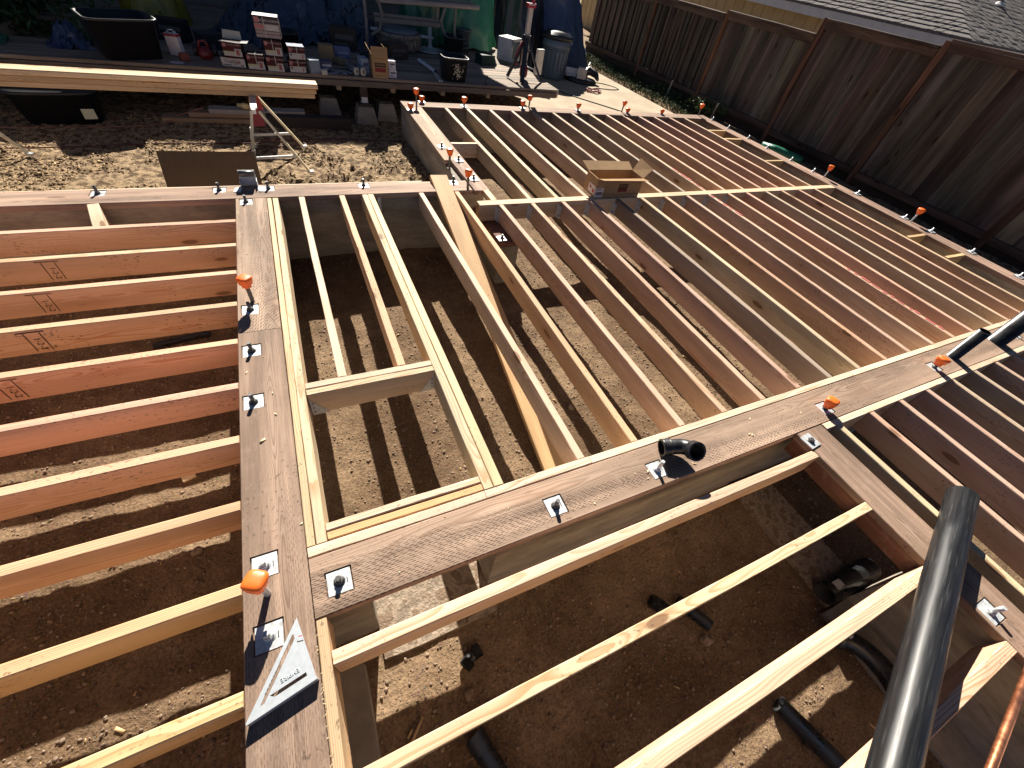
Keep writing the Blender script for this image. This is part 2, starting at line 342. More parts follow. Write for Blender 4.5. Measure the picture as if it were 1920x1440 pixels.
def plate_with_pockets(name, p0, p1, w, d, holes, color, label, group=None, mat='treated'):
    """sill plate with square pockets cut for the washers: holes = [(along, across)]"""
    p0 = Vector(p0); p1 = Vector(p1); L = (p1 - p0).length; xa = (p1 - p0).normalized(); ya = Vector((0, 0, 1)).cross(xa)
    hs = .043; dep = .011
    rects = []
    for hx, hy in holes:
        q = Vector((hx, hy, 0)) - Vector((p0.x, p0.y, 0)); rects.append((q.dot(xa) - hs, q.dot(xa) + hs, max(q.dot(ya) - hs, -w / 2 + .004), min(q.dot(ya) + hs, w / 2 - .004)))
    xs = {0.0, L}; ys = {-w / 2, w / 2, -w / 2 + .003, w / 2 - .003}
    for a, b, c, e in rects: xs |= {a, b}; ys |= {c, e}
    for k in range(1, 16): xs.add(L * k / 16)
    xs = sorted(xs); ys = sorted(ys); mb = MB()
    def dz(i, j):
        if i < 0 or j < 0 or i >= len(xs) - 1 or j >= len(ys) - 1: return None
        cx = (xs[i] + xs[i + 1]) / 2; cy = (ys[j] + ys[j + 1]) / 2
        for a, b, c, e in rects:
            if a < cx < b and c < cy < e: return -dep
        return 0.0
    def ez(y, base): return base - (.003 if abs(abs(y) - w / 2) < 1e-6 and base == 0 else 0)
    for i in range(len(xs) - 1):
        for j in range(len(ys) - 1):
            z = dz(i, j); x0, x1, y0, y1 = xs[i], xs[i + 1], ys[j], ys[j + 1]
            mb.quad((x0, y0, ez(y0, z)), (x1, y0, ez(y0, z)), (x1, y1, ez(y1, z)), (x0, y1, ez(y1, z)))
            zr = dz(i + 1, j)
            if zr is not None and zr != z: mb.quad((x1, y0, z), (x1, y0, zr), (x1, y1, zr), (x1, y1, z))
            zu = dz(i, j + 1)
            if zu is not None and zu != z: mb.quad((x0, y1, z), (x1, y1, z), (x1, y1, zu), (x0, y1, zu))
    for i in range(len(xs) - 1):
        x0, x1 = xs[i], xs[i + 1]
        n0 = [random.uniform(-.0015, .001) for _ in range(2)]
        mb.quad((x0, -w / 2, -d), (x1, -w / 2, -d), (x1, -w / 2, -.003), (x0, -w / 2, -.003))
        mb.quad((x1, w / 2, -d), (x0, w / 2, -d), (x0, w / 2, -.003), (x1, w / 2, -.003))
        mb.quad((x1, -w / 2, -d), (x0, -w / 2, -d), (x0, w / 2, -d), (x1, w / 2, -d))
    for x in (0, L): mb.quad((x, -w / 2, -d), (x, w / 2, -d), (x, w / 2, -.003), (x, -w / 2, -.003))
    o = mb.build(name, mat, None, color); m4 = Matrix((xa, ya, Vector((0, 0, 1)))).transposed().to_4x4(); m4.translation = p0; o.matrix_world = m4
    return tag(o, label, 'sill plate', group)

# ------------------------------------------------------------------ ground
def vn(x, y, s):
    xi = np.floor(x).astype(np.int64); yi = np.floor(y).astype(np.int64); fx = x - xi; fy = y - yi
    fx = fx * fx * (3 - 2 * fx); fy = fy * fy * (3 - 2 * fy)
    def h(a, b):
        v = np.sin(a * 127.1 + b * 311.7 + s * 74.7) * 43758.5453; return v - np.floor(v)
    return (h(xi, yi) * (1 - fx) + h(xi + 1, yi) * fx) * (1 - fy) + (h(xi, yi + 1) * (1 - fx) + h(xi + 1, yi + 1) * fx) * fy
def fbm(x, y, s, o=4, f=1.0):
    a = 0; k = 1.0; t = 0
    for i in range(o): a = a + vn(x * f, y * f, s + i * 13) * k; t += k; k *= .5; f *= 2.03
    return a / t - .5
def inside(x, y):
    a = (y < 3.48) & (x > -3.3) & (x < 6.2); b = (y < 5.74) & (x > 1.39) & (x < 6.2); return a | b
def ground_z(x, y):
    x = np.asarray(x, float); y = np.asarray(y, float); ins = inside(x, y)
    left = np.clip((-.40 - x) / .1, 0, 1)
    zc = -.535 + .05 * left + fbm(x, y, 3, 3, 1.2) * .05 + fbm(x, y, 5, 3, 9) * .017 + np.maximum(fbm(x, y, 9, 3, 16), .08) * .025
    clod = np.maximum(fbm(x, y, 21, 5, 15) - .02, 0); cl_area = np.clip(1.5 - np.hypot((x - .45) / 1.0, (y - 4.35) / .55), 0, 1)
    zy = -.365 + fbm(x, y, 13, 4, 1.0) * .05 + fbm(x, y, 15, 3, 8) * .018 + clod * (.05 + .17 * cl_area)
    zr = -.285 + fbm(x, y, 17, 4, 2.0) * .05 + fbm(x, y, 15, 3, 9) * .02
    r = np.clip((x - 6.0) / .2, 0, 1); zy = zy * (1 - r) + zr * r
    slab = ((x > 3.6) & (x < 6.85) & (y > 5.75) & (y < 13)); zy = np.where(slab, -.42, zy)
    return np.where(ins, zc, zy)
def build_ground():
    def axis(a, b, st, far):
        inner = np.arange(a, b, st); k = np.cumsum(np.array([.08, .2, .5, 1, 2, 4, 8, 16, 32, 64, 120])); return np.concatenate([a - k[::-1], inner, b + k])
    xs = axis(-4.0, 8.4, .026, 1); ys = axis(-1.6, 8.6, .026, 1)
    X, Y = np.meshgrid(xs, ys); Z = ground_z(X, Y); nx, ny = len(xs), len(ys)
    vs = np.stack([X, Y, Z], -1).reshape(-1, 3)
    i, j = np.meshgrid(np.arange(nx - 1), np.arange(ny - 1)); q = (j * nx + i).ravel()
    fs = np.stack([q, q + 1, q + nx + 1, q + nx], -1)
    me = bpy.data.meshes.new('ground'); me.vertices.add(len(vs)); me.vertices.foreach_set('co', vs.ravel())
    me.loops.add(fs.size); me.loops.foreach_set('vertex_index', fs.ravel()); me.polygons.add(len(fs))
    me.polygons.foreach_set('loop_start', np.arange(0, fs.size, 4)); me.polygons.foreach_set('use_smooth', np.ones(len(fs), bool))
    me.materials.append(M['soil']); me.update(calc_edges=True); me.validate()
    tag(link('ground', me), kind='structure')
build_ground()
GZ = lambda x, y: float(ground_z(x, y))

def scatter(name, pts, smin, smax, mat, flat=.7, chips=False, lift=.3):
    bm = bmesh.new(); bmesh.ops.create_icosphere(bm, subdivisions=1, radius=1.0); bm.verts.ensure_lookup_table()
    base = np.array([v.co[:] for v in bm.verts]); fc = np.array([[v.index for v in f.verts] for f in bm.faces]); bm.free()
    n = len(pts); nv = len(base); s = smin * (smax / smin) ** (rng.random(n) ** 2.2)
    if chips:
        base = np.array([[x, y, z] for x in (-1, 1) for y in (-1, 1) for z in (-1, 1)], float); fc = np.array([[0, 1, 3], [0, 3, 2], [4, 7, 5], [4, 6, 7], [0, 5, 1], [0, 4, 5], [2, 3, 7], [2, 7, 6], [1, 5, 7], [1, 7, 3], [0, 2, 6], [0, 6, 4]]); nv = 8
    V = np.repeat(base[None], n, 0)
    if chips: V = V * np.stack([np.ones(n), .16 + .25 * rng.random(n), .07 + .1 * rng.random(n)], -1)[:, None, :]
    else:
        V = V * (1 + .5 * (rng.random((n, nv, 1)) - .5)); V = V * np.stack([.7 + .6 * rng.random(n), .7 + .6 * rng.random(n), flat * (.6 + .6 * rng.random(n))], -1)[:, None, :]
    a = rng.random(n) * 6.283; ca, sa = np.cos(a), np.sin(a)
    tl = (rng.random(n) - .5) * (.7 if chips else .5); V[:, :, 2] += V[:, :, 0] * tl[:, None]
    x = V[:, :, 0] * ca[:, None] - V[:, :, 1] * sa[:, None]; y = V[:, :, 0] * sa[:, None] + V[:, :, 1] * ca[:, None]
    V = np.stack([x, y, V[:, :, 2]], -1) * s[:, None, None]
    P = np.array(pts); V = V + P[:, None, :]; V[:, :, 2] += (s * lift)[:, None]
    F = (fc[None] + (np.arange(n) * nv)[:, None, None]).reshape(-1, 3); V = V.reshape(-1, 3)
    me = bpy.data.meshes.new(name); me.vertices.add(len(V)); me.vertices.foreach_set('co', V.ravel())
    me.loops.add(F.size); me.loops.foreach_set('vertex_index', F.ravel().astype(np.int32)); me.polygons.add(len(F)); me.polygons.foreach_set('loop_start', np.arange(0, F.size, 3))
    me.materials.append(M[mat]); me.update(calc_edges=True); return link(name, me)
def pts_in(n, x0, x1, y0, y1, cond=None, clump=0.5, seed=1):
    x = rng.uniform(x0, x1, n * 3); y = rng.uniform(y0, y1, n * 3); k = vn(x * 5, y * 5, seed) * .6 + vn(x * 1.5, y * 1.5, seed + 4) * .5 > clump
    if cond is not None: k &= cond(x, y)
    x = x[k][:n]; y = y[k][:n]; return np.stack([x, y, ground_z(x, y)], -1)
g1 = pts_in(30000, -2.3, 3.2, -1.2, 3.4, None, .42, 3)
g2 = pts_in(9000, 1.5, 6.1, .7, 5.6, None, .45, 5)
tag(scatter('gravel', np.concatenate([g1, g2]), .0022, .0092, 'stone'), 'loose pea gravel strewn over the brown crawl space soil', 'gravel', kind='stuff')
g3 = pts_in(16000, -3.2, 1.3, 3.62, 6.3, None, .45, 8)
tag(scatter('clods', g3, .003, .015, 'soil'), 'crumbled clods of dug soil in the yard beyond the far sill', 'soil', kind='stuff')
g4 = np.concatenate([pts_in(6000, -3.0, 1.3, 3.65, 6.2, None, .4, 9), pts_in(350, -2.2, 3.2, -1.0, 3.3, None, .5, 10)])
tag(scatter('wood_chips', g4, .004, .017, 'chip', chips=True), 'splinters and wood chips scattered over the soil', 'wood chips', kind='stuff')
def rock(name, loc, s, label, col=None, mat='stone', cat='stone'):
    bm = bmesh.new(); bmesh.ops.create_icosphere(bm, subdivisions=2, radius=1.0)
    sd = random.uniform(0, 50)
    for v in bm.verts:
        v.co *= 1 + .5 * (mnoise.noise(v.co * 1.3 + Vector((sd, 0, 0))))
        v.co = Vector((v.co.x * s[0], v.co.y * s[1], v.co.z * s[2]))
    me = bpy.data.meshes.new(name); bm.to_mesh(me); bm.free(); me.materials.append(M[mat]); o = link(name, me, None, col, loc, (0, 0, random.uniform(0, 6)))
    return tag(o, label, cat)
rock('stone', (.19, .115, GZ(.19, .115) + .008), (.024, .018, .014), 'flat grey stone at the edge of the sunlit soil by the crawl opening')
rock('stone', (-.745, 1.05, GZ(-.745, 1.05) + .01), (.02, .018, .016), 'round brown stone between the near left joists')
rock('stone', (1.33, 1.30, GZ(1.33, 1.3) + .01), (.024, .02, .018), 'pale stone on the soil under the second long joist')
rock('stone', (1.27, -.125, GZ(1.27, -.125) + .01), (.032, .022, .014), 'reddish flat stone next to the black pipe end on the soil', cat='stone')

# ------------------------------------------------------------------ concrete
def wall(name, x0, x1, y0, y1, z0, z1, label, mat='concrete', cat='foundation wall', kind=None, seg=.25, rough=.003):
    """box with subdivided faces and slightly uneven edges"""
    mb = MB(); nx = max(1, int((x1 - x0) / seg)); ny = max(1, int((y1 - y0) / seg)); nz = max(1, int((z1 - z0) / .12))
    bm = bmesh.new(); vm = {}
    def V(i, j, k):
        key = (i, j, k)
        if key not in vm:
            x = x0 + (x1 - x0) * i / nx; y = y0 + (y1 - y0) * j / ny; z = z0 + (z1 - z0) * k / nz
            o = mnoise.noise_vector(Vector((x * 3.1, y * 3.1, z * 3.1))) * rough * 2
            vm[key] = bm.verts.new((x - x0 + o.x, y - y0 + o.y, z + (o.z * .3 if k < nz else -abs(o.z))))
        return vm[key]
    for i in range(nx):
        for j in range(ny):
            bm.faces.new((V(i, j, nz), V(i + 1, j, nz), V(i + 1, j + 1, nz), V(i, j + 1, nz)))
    for k in range(nz):
        for i in range(nx):
            bm.faces.new((V(i, 0, k), V(i + 1, 0, k), V(i + 1, 0, k + 1), V(i, 0, k + 1)))
            bm.faces.new((V(i + 1, ny, k), V(i, ny, k), V(i, ny, k + 1), V(i + 1, ny, k + 1)))
        for j in range(ny):
            bm.faces.new((V(0, j + 1, k), V(0, j, k), V(0, j, k + 1), V(0, j + 1, k + 1)))
            bm.faces.new((V(nx, j, k), V(nx, j + 1, k), V(nx, j + 1, k + 1), V(nx, j, k + 1)))
    me = bpy.data.meshes.new(name); bm.to_mesh(me); bm.free(); me.materials.append(M[mat])
    o = link(name, me, None, None, (x0, y0, 0)); tag(o, label, cat)
    if kind: o['kind'] = kind
    return o
ZT = -.041
wall('foundation_wall', -.435, -.262, -1.5, 3.398, -.75, ZT, 'grey concrete stem wall under the long sill plate between left bay and stair opening')
wall('foundation_wall', -3.3, 1.46, 3.402, 3.57, -.75, ZT, 'grey concrete stem wall under the far sill plate facing the yard')
wall('foundation_wall', 1.305, 1.468, 3.574, 5.655, -.75, ZT, 'tall grey concrete wall beside the yard under the back left sill plate')
wall('foundation_wall', 1.305, 6.10, 5.66, 5.815, -.75, ZT, 'concrete stem wall under the back sill plate with the orange capped rods')
wall('foundation_wall', 6.115, 6.275, -1.5, 5.815, -.75, ZT, 'long concrete stem wall under the right sill plate along the fence')
wall('foundation_wall', .405, 6.11, .472, .632, -.75, ZT, 'concrete stem wall under the cross sill plate right of the crawl opening')
wall('foundation_wall', -.258, -.085, .476, .632, -.75, ZT, 'short concrete wall stub under the cross sill plate left of the crawl opening')
wall('foundation_wall', 2.115, 2.27, -1.5, -.27, -.75, ZT, 'concrete stem wall under the near right sill plate below the lying pipe')
wall('foundation_wall', -3.47, -3.304, -1.5, 3.57, -.75, ZT, 'concrete stem wall carrying the left ends of the left bay joists')
wall('concrete_pier', 1.36, 1.535, 2.745, 3.398, -.8, -.182, 'concrete pier end with treated block and washer under the beam end', cat='pier')
wall('footing', -.083, .403, .345, .66, -.8, -.515, 'rough pale concrete footing showing in the crawl opening', 'rubble', 'footing', seg=.03, rough=.022)
wall('footing', -.258, -.165, -1.5, .365, -.8, -.47, 'smooth grey footing strip along the near stem wall by the speed square', 'concrete', 'footing', rough=.002)
wall('footing', 1.99, 2.26, -.262, .462, -.8, -.50, 'dusty concrete footing strip across the opening under the near right sill', 'rubble', 'footing', seg=.1, rough=.004)
wall('footing', 1.93, 2.112, -1.5, -.272, -.8, -.505, 'footing ledge along the near right stem wall below the pipe bend', 'concrete', 'footing', rough=.003)

# ------------------------------------------------------------------ sill plates
XP0 = -.243
boltsP = [(-.159, .541), (.672, .53), (1.204, .526), (2.429, .525), (3.618, .531), (4.864, .55)]
boltsL = [(-.375, .678), (-.373, .455), (-.386, 1.422), (-.384, 1.757), (-.382, 2.083), (-.377, 3.328)]
boltsF = [(-1.226, 3.53), (-.541, 3.53), (-.227, 3.53), (.463, 3.54), (1.228, 3.557)]
plate_with_pockets('sill_plate', (-.344, -1.5, 0), (-.344, 1.895, 0), .194, .038, [b for b in boltsL if b[1] < 1.8], jit((.30, .215, .158), .02), 'near length of the brown treated sill plate carrying the speed square', mat='treated_plain')
plate_with_pockets('sill_plate', (-.344, 1.898, 0), (-.344, 3.378, 0), .194, .038, [b for b in boltsL if b[1] > 1.8], jit((.35, .245, .18), .02), 'far length of the brown treated sill plate beyond the butt joint')
plate_with_pockets('sill_plate', (XP0, .55, 0), (6.098, .55, 0), .198, .038, boltsP, jit((.35, .25, .178), .02), 'brown incised cross sill plate running from the speed square corner to the right edge')
plate_with_pockets('sill_plate', (-3.3, 3.481, 0), (1.345, 3.481, 0), .198, .038, boltsF, jit((.40, .28, .205), .02), 'long brown sill plate along the dug yard at the far side', mat='treated_plain')
beam_y('sill_plate', 4.04, 5.624, 1.298, 1.502, 0, .038, mat='treated_plain', color=jit((.42, .30, .21)), label='sill plate on the tall concrete wall running to the back corner', cat='sill plate')
beam_y('sill_plate', 3.375, 4.034, 1.362, 1.502, 0, .038, mat='treated_plain', color=jit((.36, .25, .18)), label='narrow short sill plate beside two bare orange capped rods', cat='sill plate')
beam_x('sill_plate', 1.298, 6.094, 5.628, 5.82, 0, .038, mat='treated_plain', color=jit((.38, .25, .18)), label='back sill plate with a row of orange capped rods', cat='sill plate')
beam_y('sill_plate', -1.5, 5.82, 6.10, 6.29, 0, .038, mat='treated_plain', color=jit((.36, .24, .18)), label='right sill plate with small bent bolts along the fence', cat='sill plate', seg=16)
plate_with_pockets('sill_plate', (2.19, -1.5, 0), (2.19, .447, 0), .20, .038, [(2.15, -.477)], jit((.33, .22, .165), .02), 'brown sill plate at the near right passing under the black pipe', mat='treated_plain')
beam_y('sill_plate', -1.5, 3.37, -3.47, -3.30, 0, .038, mat='treated', color=TREAT, label='sill plate at the far left outside the picture', cat='sill plate')
beam_x('pier_block', 1.362, 1.53, 2.75, 3.36, -.141, .04, mat='treated', color=(.24, .12, .085), label='treated block on the concrete pier under the beam end', cat='block')
beam_y('girder', -.262, .440, 2.105, 2.28, -.039, .10, mat='treated_plain', color=(.20, .10, .07), label='dark reddish girder under the near right sill across its opening', cat='girder')
beam_x('lit_edge_strip', -3.3, .95, 3.5825, 3.60, -.002, .05, color=FIR_PALE, label='thin pale strip added for the sunlit yard edge of the far sill plate', cat='strip', seg=14)  # pale colour stands in for sunlight on the plate's far edge

# ------------------------------------------------------------------ rim boards and blocking
beam_y('rim_board', .694, 3.374, -.245, -.218, 0, .14, color=(.69, .52, .32), label='thin golden rim board against the right edge of the long sill plate', cat='rim board', seg=18, bow=.002)
beam_y('rim_joist', .694, 3.374, -.214, -.178, 0, .14, color=(.72, .57, .38), label='weathered pale joist doubled beside the golden rim board', cat='joist', seg=18, bow=.003)
beam_y('rim_board', -1.5, .447, -.243, -.212, 0, .14, color=(.68, .50, .31), label='splintered rim board beside the speed square sill plate', cat='rim board', seg=14, bow=.002)
xsp = [XP0, .42, .93, 2.9, 4.9, 6.094]
for i in range(5):
    beam_x('rim_board', xsp[i], xsp[i + 1] - .002, .653, .690, 0, .14, color=jit(FIR_PALE, .1), label=['left end of the far rim board of the cross sill', 'short rim board piece between doubled joist and loose board', 'rim board piece behind the black elbow on the cross sill', 'rim board piece before the two standing pipes', 'right end of the far rim board of the cross sill'][i], cat='rim board', bow=.0008)
beam_x('rim_board', 2.30, 6.094, .412, .448, 0, .14, color=jit(FIR_PALE), label='pale rim board on the near side of the cross sill where the right joists hang', cat='rim board', seg=16)
beam_x('header_joist', -.174, .418, 1.436, 1.473, 0, .14, color=FIR_PALE, label='far member of the doubled header across the small opening', cat='header')
beam_x('header_joist', -.174, .418, 1.395, 1.432, 0, .14, color=(.71, .53, .35), label='near member of the doubled header with steel hangers', cat='header')
beam_x('blocking', -.174, .418, .7275, .757, .004, .14, color=FIR_PALE, label='upper pale block against the cross sill at the opening edge', cat='blocking')
beam_x('blocking', -.174, .418, .694, .7245, 0, .14, color=(.68, .42, .21), label='orange toned block lying against the rim board at the opening edge', cat='blocking')
beam_x('beam', 1.31, 6.095, 3.10, 3.183, 0.001, .14, color=(.73, .57, .39), label='flush pale beam crossing the joists under the cardboard box', cat='beam', seg=20, bow=.001)
beam_y('blocking', 3.186, 3.372, 1.442, 1.498, .002, .038, color=(.78, .62, .38), label='short pale block bridging sill plate and beam end', cat='blocking', seg=3)
board('blocking', (-1.23, 3.378, 0), (-1.155, 3.085, 0), .06, .14, color=(.66, .55, .40), label='short pale block between the far sill and the farthest left joist', cat='blocking', seg=4)

# ------------------------------------------------------------------ joists
def joist(name, **k): return board(name, **k)
LB = 'joists of the left bay'
for i in range(12):
    yf = 3.083 - .3048 * i; c = jit(SALMON if i < 8 else ((.72, .50, .29) if i == 9 else (.70, .45, .27)), .06, .05)
    lab = f'{ORD[i]} joist from the far sill in the left bay, {"salmon coloured" if i < 8 else "pale golden"} side'
    beam_x('joist', -3.30, -.4435, yf - .040, yf, 0, .14, color=c, label=lab, cat='joist', group=LB, seg=14, bow=.0006)
# small printed stamps on the left joists
def stamp(x, yface, s, label):
    t = thing('lumber_stamp', label, 'stamp', (x, yface - .0022, 0))
    mb = MB(); mb.box((0.0, 0, -.012), (.10, .0006, .004)); mb.box((-.026, 0, -.07), (.0035, .0006, .105)); mb.box((.03, 0, -.07), (.0035, .0006, .105))
    mb.build('stamp_outline', 'ink', t)
    text('stamp_lettering', s, .034, 'ink', t, (0.004, -.0006, -.082), (R(90), R(90), 0))
stamp(-1.335, 2.7782 - .040, '1-2-2', 'black inked grade mark on the second left joist side')
stamp(-1.305, 2.4734 - .040, '1-2-2', 'black inked grade mark on the third left joist side')
stamp(-1.275, 2.1686 - .040, '1-2-2', 'black inked grade mark on the fourth left joist side')
stamp(-1.30, 1.8638 - .040, '1-2-2', 'black inked grade mark on the fifth left joist side at the picture edge')

def yj(x1, y0, y1, c, label, w=.040, group=None, bow=.002, z=0.0):
    return beam_y('joist', y0, y1, x1 - w, x1, z, .14, color=jit(c, .07, .05), label=label, cat='joist', group=group, seg=16, bow=bow)
SG = 'joists of the stair opening bay'
yj(.009, 1.475, 3.374, (.76, .65, .46), 'short pale joist left of its twin, ending at the doubled header', group=SG)
yj(.292, 1.475, 3.374, (.72, .52, .33), 'short golden joist right of its twin, ending at the doubled header', group=SG)
yj(.463, .694, 3.374, (.72, .57, .38), 'left half of the doubled joist beside the small opening', w=.042, group=SG)
yj(.508, .694, 3.374, (.73, .58, .39), 'right half of the doubled joist beside the small opening', w=.042, group=SG)
yj(.912, .694, 3.374, FIR, 'long pale joist crossed by the slanting loose board', group=SG)
yj(1.215, .694, 3.374, (.66, .44, .28), 'long joist just right of the slanting loose board', group=SG)
sx = [1.52, 1.822, 2.125, 2.43, 2.733, 3.03, 3.333, 3.62, 3.928, 4.228, 4.512, 4.832, 5.108, 5.408, 5.718]
sc = [(.68, .48, .34), (.66, .44, .31), (.63, .41, .29), (.58, .44, .32), (.36, .30, .23), (.64, .50, .33), (.63, .42, .30), (.56, .43, .33), (.62, .48, .35), (.64, .46, .32), (.63, .42, .30), (.52, .39, .30), (.60, .43, .32), (.63, .42, .30), (.60, .42, .31)]
MG = 'joists between cross sill and beam'
for i, x in enumerate(sx):
    yj(x, .694, 3.0985, sc[i], f'{ORD[i]} joist from the left between cross sill and beam' + (', dark weathered' if i == 4 else ', red chalked' if i == 9 else ''), group=MG)
nx_ = [1.832, 2.112, 2.42, 2.733, 3.043, 3.344, 3.65, 3.951, 4.243, 4.54, 4.83, 5.12, 5.43, 5.742]
NG = 'joists between beam and back sill'
ncol = [(.66, .52, .34), (.66, .51, .34), (.63, .46, .33), (.58, .42, .31), (.42, .35, .28), (.62, .46, .32), (.44, .36, .29), (.62, .48, .33), (.63, .46, .32), (.62, .44, .31), (.59, .43, .31), (.58, .41, .30), (.62, .44, .31), (.62, .45, .32)]
for i, x in enumerate(nx_):
    yj(x, 3.186, 5.624, ncol[i], f'{ORD[i]} joist from the left between beam and back sill', group=NG)
# red marking paint on top edge of one joist: chips of paint, as thin sheets
pm = MB()
for xx, ya, yb in ((4.215, .78, 1.62), (3.915, 2.62, 3.06), (3.938, 3.22, 3.75)):
    y = ya
    while y < yb:
        l = random.uniform(.02, .11); w = random.uniform(.006, .013); o = random.uniform(-.006, .006)
        pm.quad((xx - w + o, y, .0026), (xx + w + o, y, .0026), (xx + w + o, y + l, .0026), (xx - w + o, y + l, .0026)); y += l + random.uniform(.0, .05)
pm.build('paint_mark', 'paint', None, (.60, .16, .15)); tag(bpy.data.objects['paint_mark'], 'faint broken red chalk line on the top edges of two long joists', 'paint mark', kind='stuff')
RG = 'joists right of the near right sill'
rcol = [(.64, .50, .34), (.56, .40, .30), (.54, .42, .31), (.52, .37, .29), (.55, .43, .32), (.5, .38, .30), (.54, .40, .31), (.5, .39, .31), (.52, .40, .31), (.52, .38, .30), (.52, .40, .31), (.52, .40, .31)]
for i in range(12):
    x = 2.425 + .3048 * i
    yj(x, -1.5, .410, rcol[i], f'{ORD[i]} joist right of the near right sill plate', group=RG)
FG = 'joists of the near middle bay'
for i, yf in enumerate((.348, .048, -.25, -.565, -.87, -1.175)):
    beam_x('joist', -.209, 2.088, yf - .041, yf, 0, .14, color=jit((.72, .53, .36), .05), label=f'{ORD[i]} joist from the cross sill in the near middle bay', cat='joist', group=FG, seg=14, bow=.003)
BG = 'short blocks beside the right sill'
for i, (y, a) in enumerate(((5.10, 'farthest'), (4.755, 'second farthest'), (3.955, 'one beyond the beam of the'), (1.945, 'one by the second orange cap of the'), (1.54, 'nearest'))):
    beam_x('blocking', 5.745, 6.096, y - .02, y + .02, 0, .14, color=jit((.62, .46, .25)), label=f'{a} short blocks between last joist and right sill', cat='blocking', group=BG, seg=3)
beam_x('blocking', 1.505, 1.789, 4.46, 4.498, 0, .14, color=FIR_PALE, label='lone short block between back left sill and its first joist', cat='blocking', seg=3)

# slanting loose board
board('loose_board', (1.105, 3.60, .045), (.995, .80, -.50), .150, .038, color=(.64, .44, .24), label='loose board leaning from the far sill down into the crawl space', cat='loose board', seg=12)

# joist hangers
def hanger(x, y, face, label, group, wid=.042, axis='y'):
    t = thing('joist_hanger', label, 'joist hanger', (x, y, 0), 0 if axis == 'y' else R(90), group)
    mb = MB()
    for s in (-1, 1):
        mb.box((s * (wid / 2 + .002), face * .022, -.085), (.002, .042, .10)); mb.box((s * (wid / 2 + .016), face * .002, -.08), (.026, .002, .11))
        mb.box((s * (wid / 2 + .010), face * .018, -.13), (.016, .03, .016), rot=Matrix.Rotation(s * .5, 3, 'Y'))
    mb.build('hanger_flange', 'galv', t)
    b = MB(); b.box((0, face * .022, -.1412), (wid + .006, .042, .002)); b.build('hanger_seat', 'galv', t)
HG = 'hangers along the beam'
for i, x in enumerate(sx[:10]): hanger(x - .02, 3.0975, -1, f'galvanised hanger holding the {ORD[i]} joist at the near face of the beam', HG)
hanger(.486, 3.372, -1, 'galvanised hanger at the far end of the doubled joist', 'hangers at the opening', wid=.09)
def header_hanger(x, sgn, label):
    t = thing('header_hanger', label, 'joist hanger', (x, 1.434, 0))
    mb = MB()
    mb.add([(0, -.041, -.03), (sgn * .022, -.041, -.06), (sgn * .075, -.041, -.142), (0, -.041, -.142), (0, -.043, -.03), (sgn * .022, -.043, -.06), (sgn * .075, -.043, -.142), (0, -.043, -.142)],
           [(0, 1, 2, 3), (7, 6, 5, 4), (0, 4, 5, 1), (1, 5, 6, 2), (2, 6, 7, 3)])
    mb.box((sgn * .002, -.012, -.09), (.003, .058, .11)); mb.build('hanger_plate', 'galv', t)
    n = MB()
    for zz in (-.06, -.09, -.118): n.tube([(sgn * .012, -.0425, zz), (sgn * .012, -.0455, zz)], .004, 8)
    n.build('hanger_nail', 'steel', t)
header_hanger(-.1735, 1, 'steel hanger under the left end of the doubled header')
header_hanger(.4175, -1, 'steel hanger under the right end of the doubled header')

# ------------------------------------------------------------------ anchor bolts
def bolt(x, y, h, label, group, z=0.0, cap=False, washer=True, rz=0.0, lean=(0, 0), wz=-.0095, r=.0085, ws=.076, rod='steel', nut=True):
    t = thing('capped_anchor_rod' if cap else 'anchor_bolt', label, 'anchor rod' if cap else 'anchor bolt', (x, y, z), rz, group)
    base = wz
    if washer:
        mb = MB(); mb.box((0, 0, wz + .003), (ws, ws, .006)); mb.box((ws * .33, -ws * .02, wz + .0068), (.003, .018, .0012), 1); mb.build('washer_plate', ['galv', 'steel'], t); base = wz + .006
    if nut:
        mb = MB(); mb.lathe([(.0145, 0), (.0145, .012), (.012, .0145)], (0, 0, base + .0005), 6, smooth=False); mb.lathe([(.019, -.0), (.019, .002)], (0, 0, base + .0002), 16); mb.build('nut', 'steel' if rod == 'steel' else 'galv', t)
    top = (lean[0] * h, lean[1] * h, h); mb = MB()
    n = max(2, int(h / .02)); mb.tube([(top[0] * k / n, top[1] * k / n, -.03 + (h + .03) * k / n) for k in range(n + 1)], r, 12, 0); mb.build('threaded_rod', rod, t)
    if cap:
        mb = MB(); mb.lathe([(.0165, -.046), (.019, -.030), (.0265, -.027), (.0315, .0), (.0322, .006), (.029, .0115), (.020, .0145), (.008, .0155)], (0, 0, 0), 24, sq=4.0)
        for k in range(8):
            a = k * math.pi / 4 + .39; mb.box((math.cos(a) * .0195, math.sin(a) * .0195, -.036), (.006, .0025, .022), rot=Matrix.Rotation(a, 3, 'Z'))
        c = mb.build('safety_cap', 'orange', t, None, (top[0], top[1], h), (random.uniform(-.12, .12), random.uniform(-.12, .12), random.uniform(0, 1.5)))
    return t
BP = 'bolts of the cross sill'
bolt(*boltsP[0], .032, 'stubby bolt on a square washer nearest the speed square corner of the cross sill', BP)
bolt(*boltsP[1], .045, 'bolt with square washer at the middle of the cross sill left of the elbow', BP)
bolt(*boltsP[2], .068, 'silver bolt right beside the black elbow', BP, rod='galv')
bolt(*boltsP[3], .060, 'orange capped bolt where the near right sill meets the cross sill', BP, cap=True)
bolt(*boltsP[4], .070, 'orange capped bolt left of the standing black pipes', BP, cap=True)
bolt(*boltsP[5], .05, 'bolt behind the larger standing pipe at the right edge', BP)
BL = 'bolts of the long sill'
bolt(*boltsL[1], .036, 'nearest bolt of the long sill beside the tip of the speed square', BL, rod='galv')
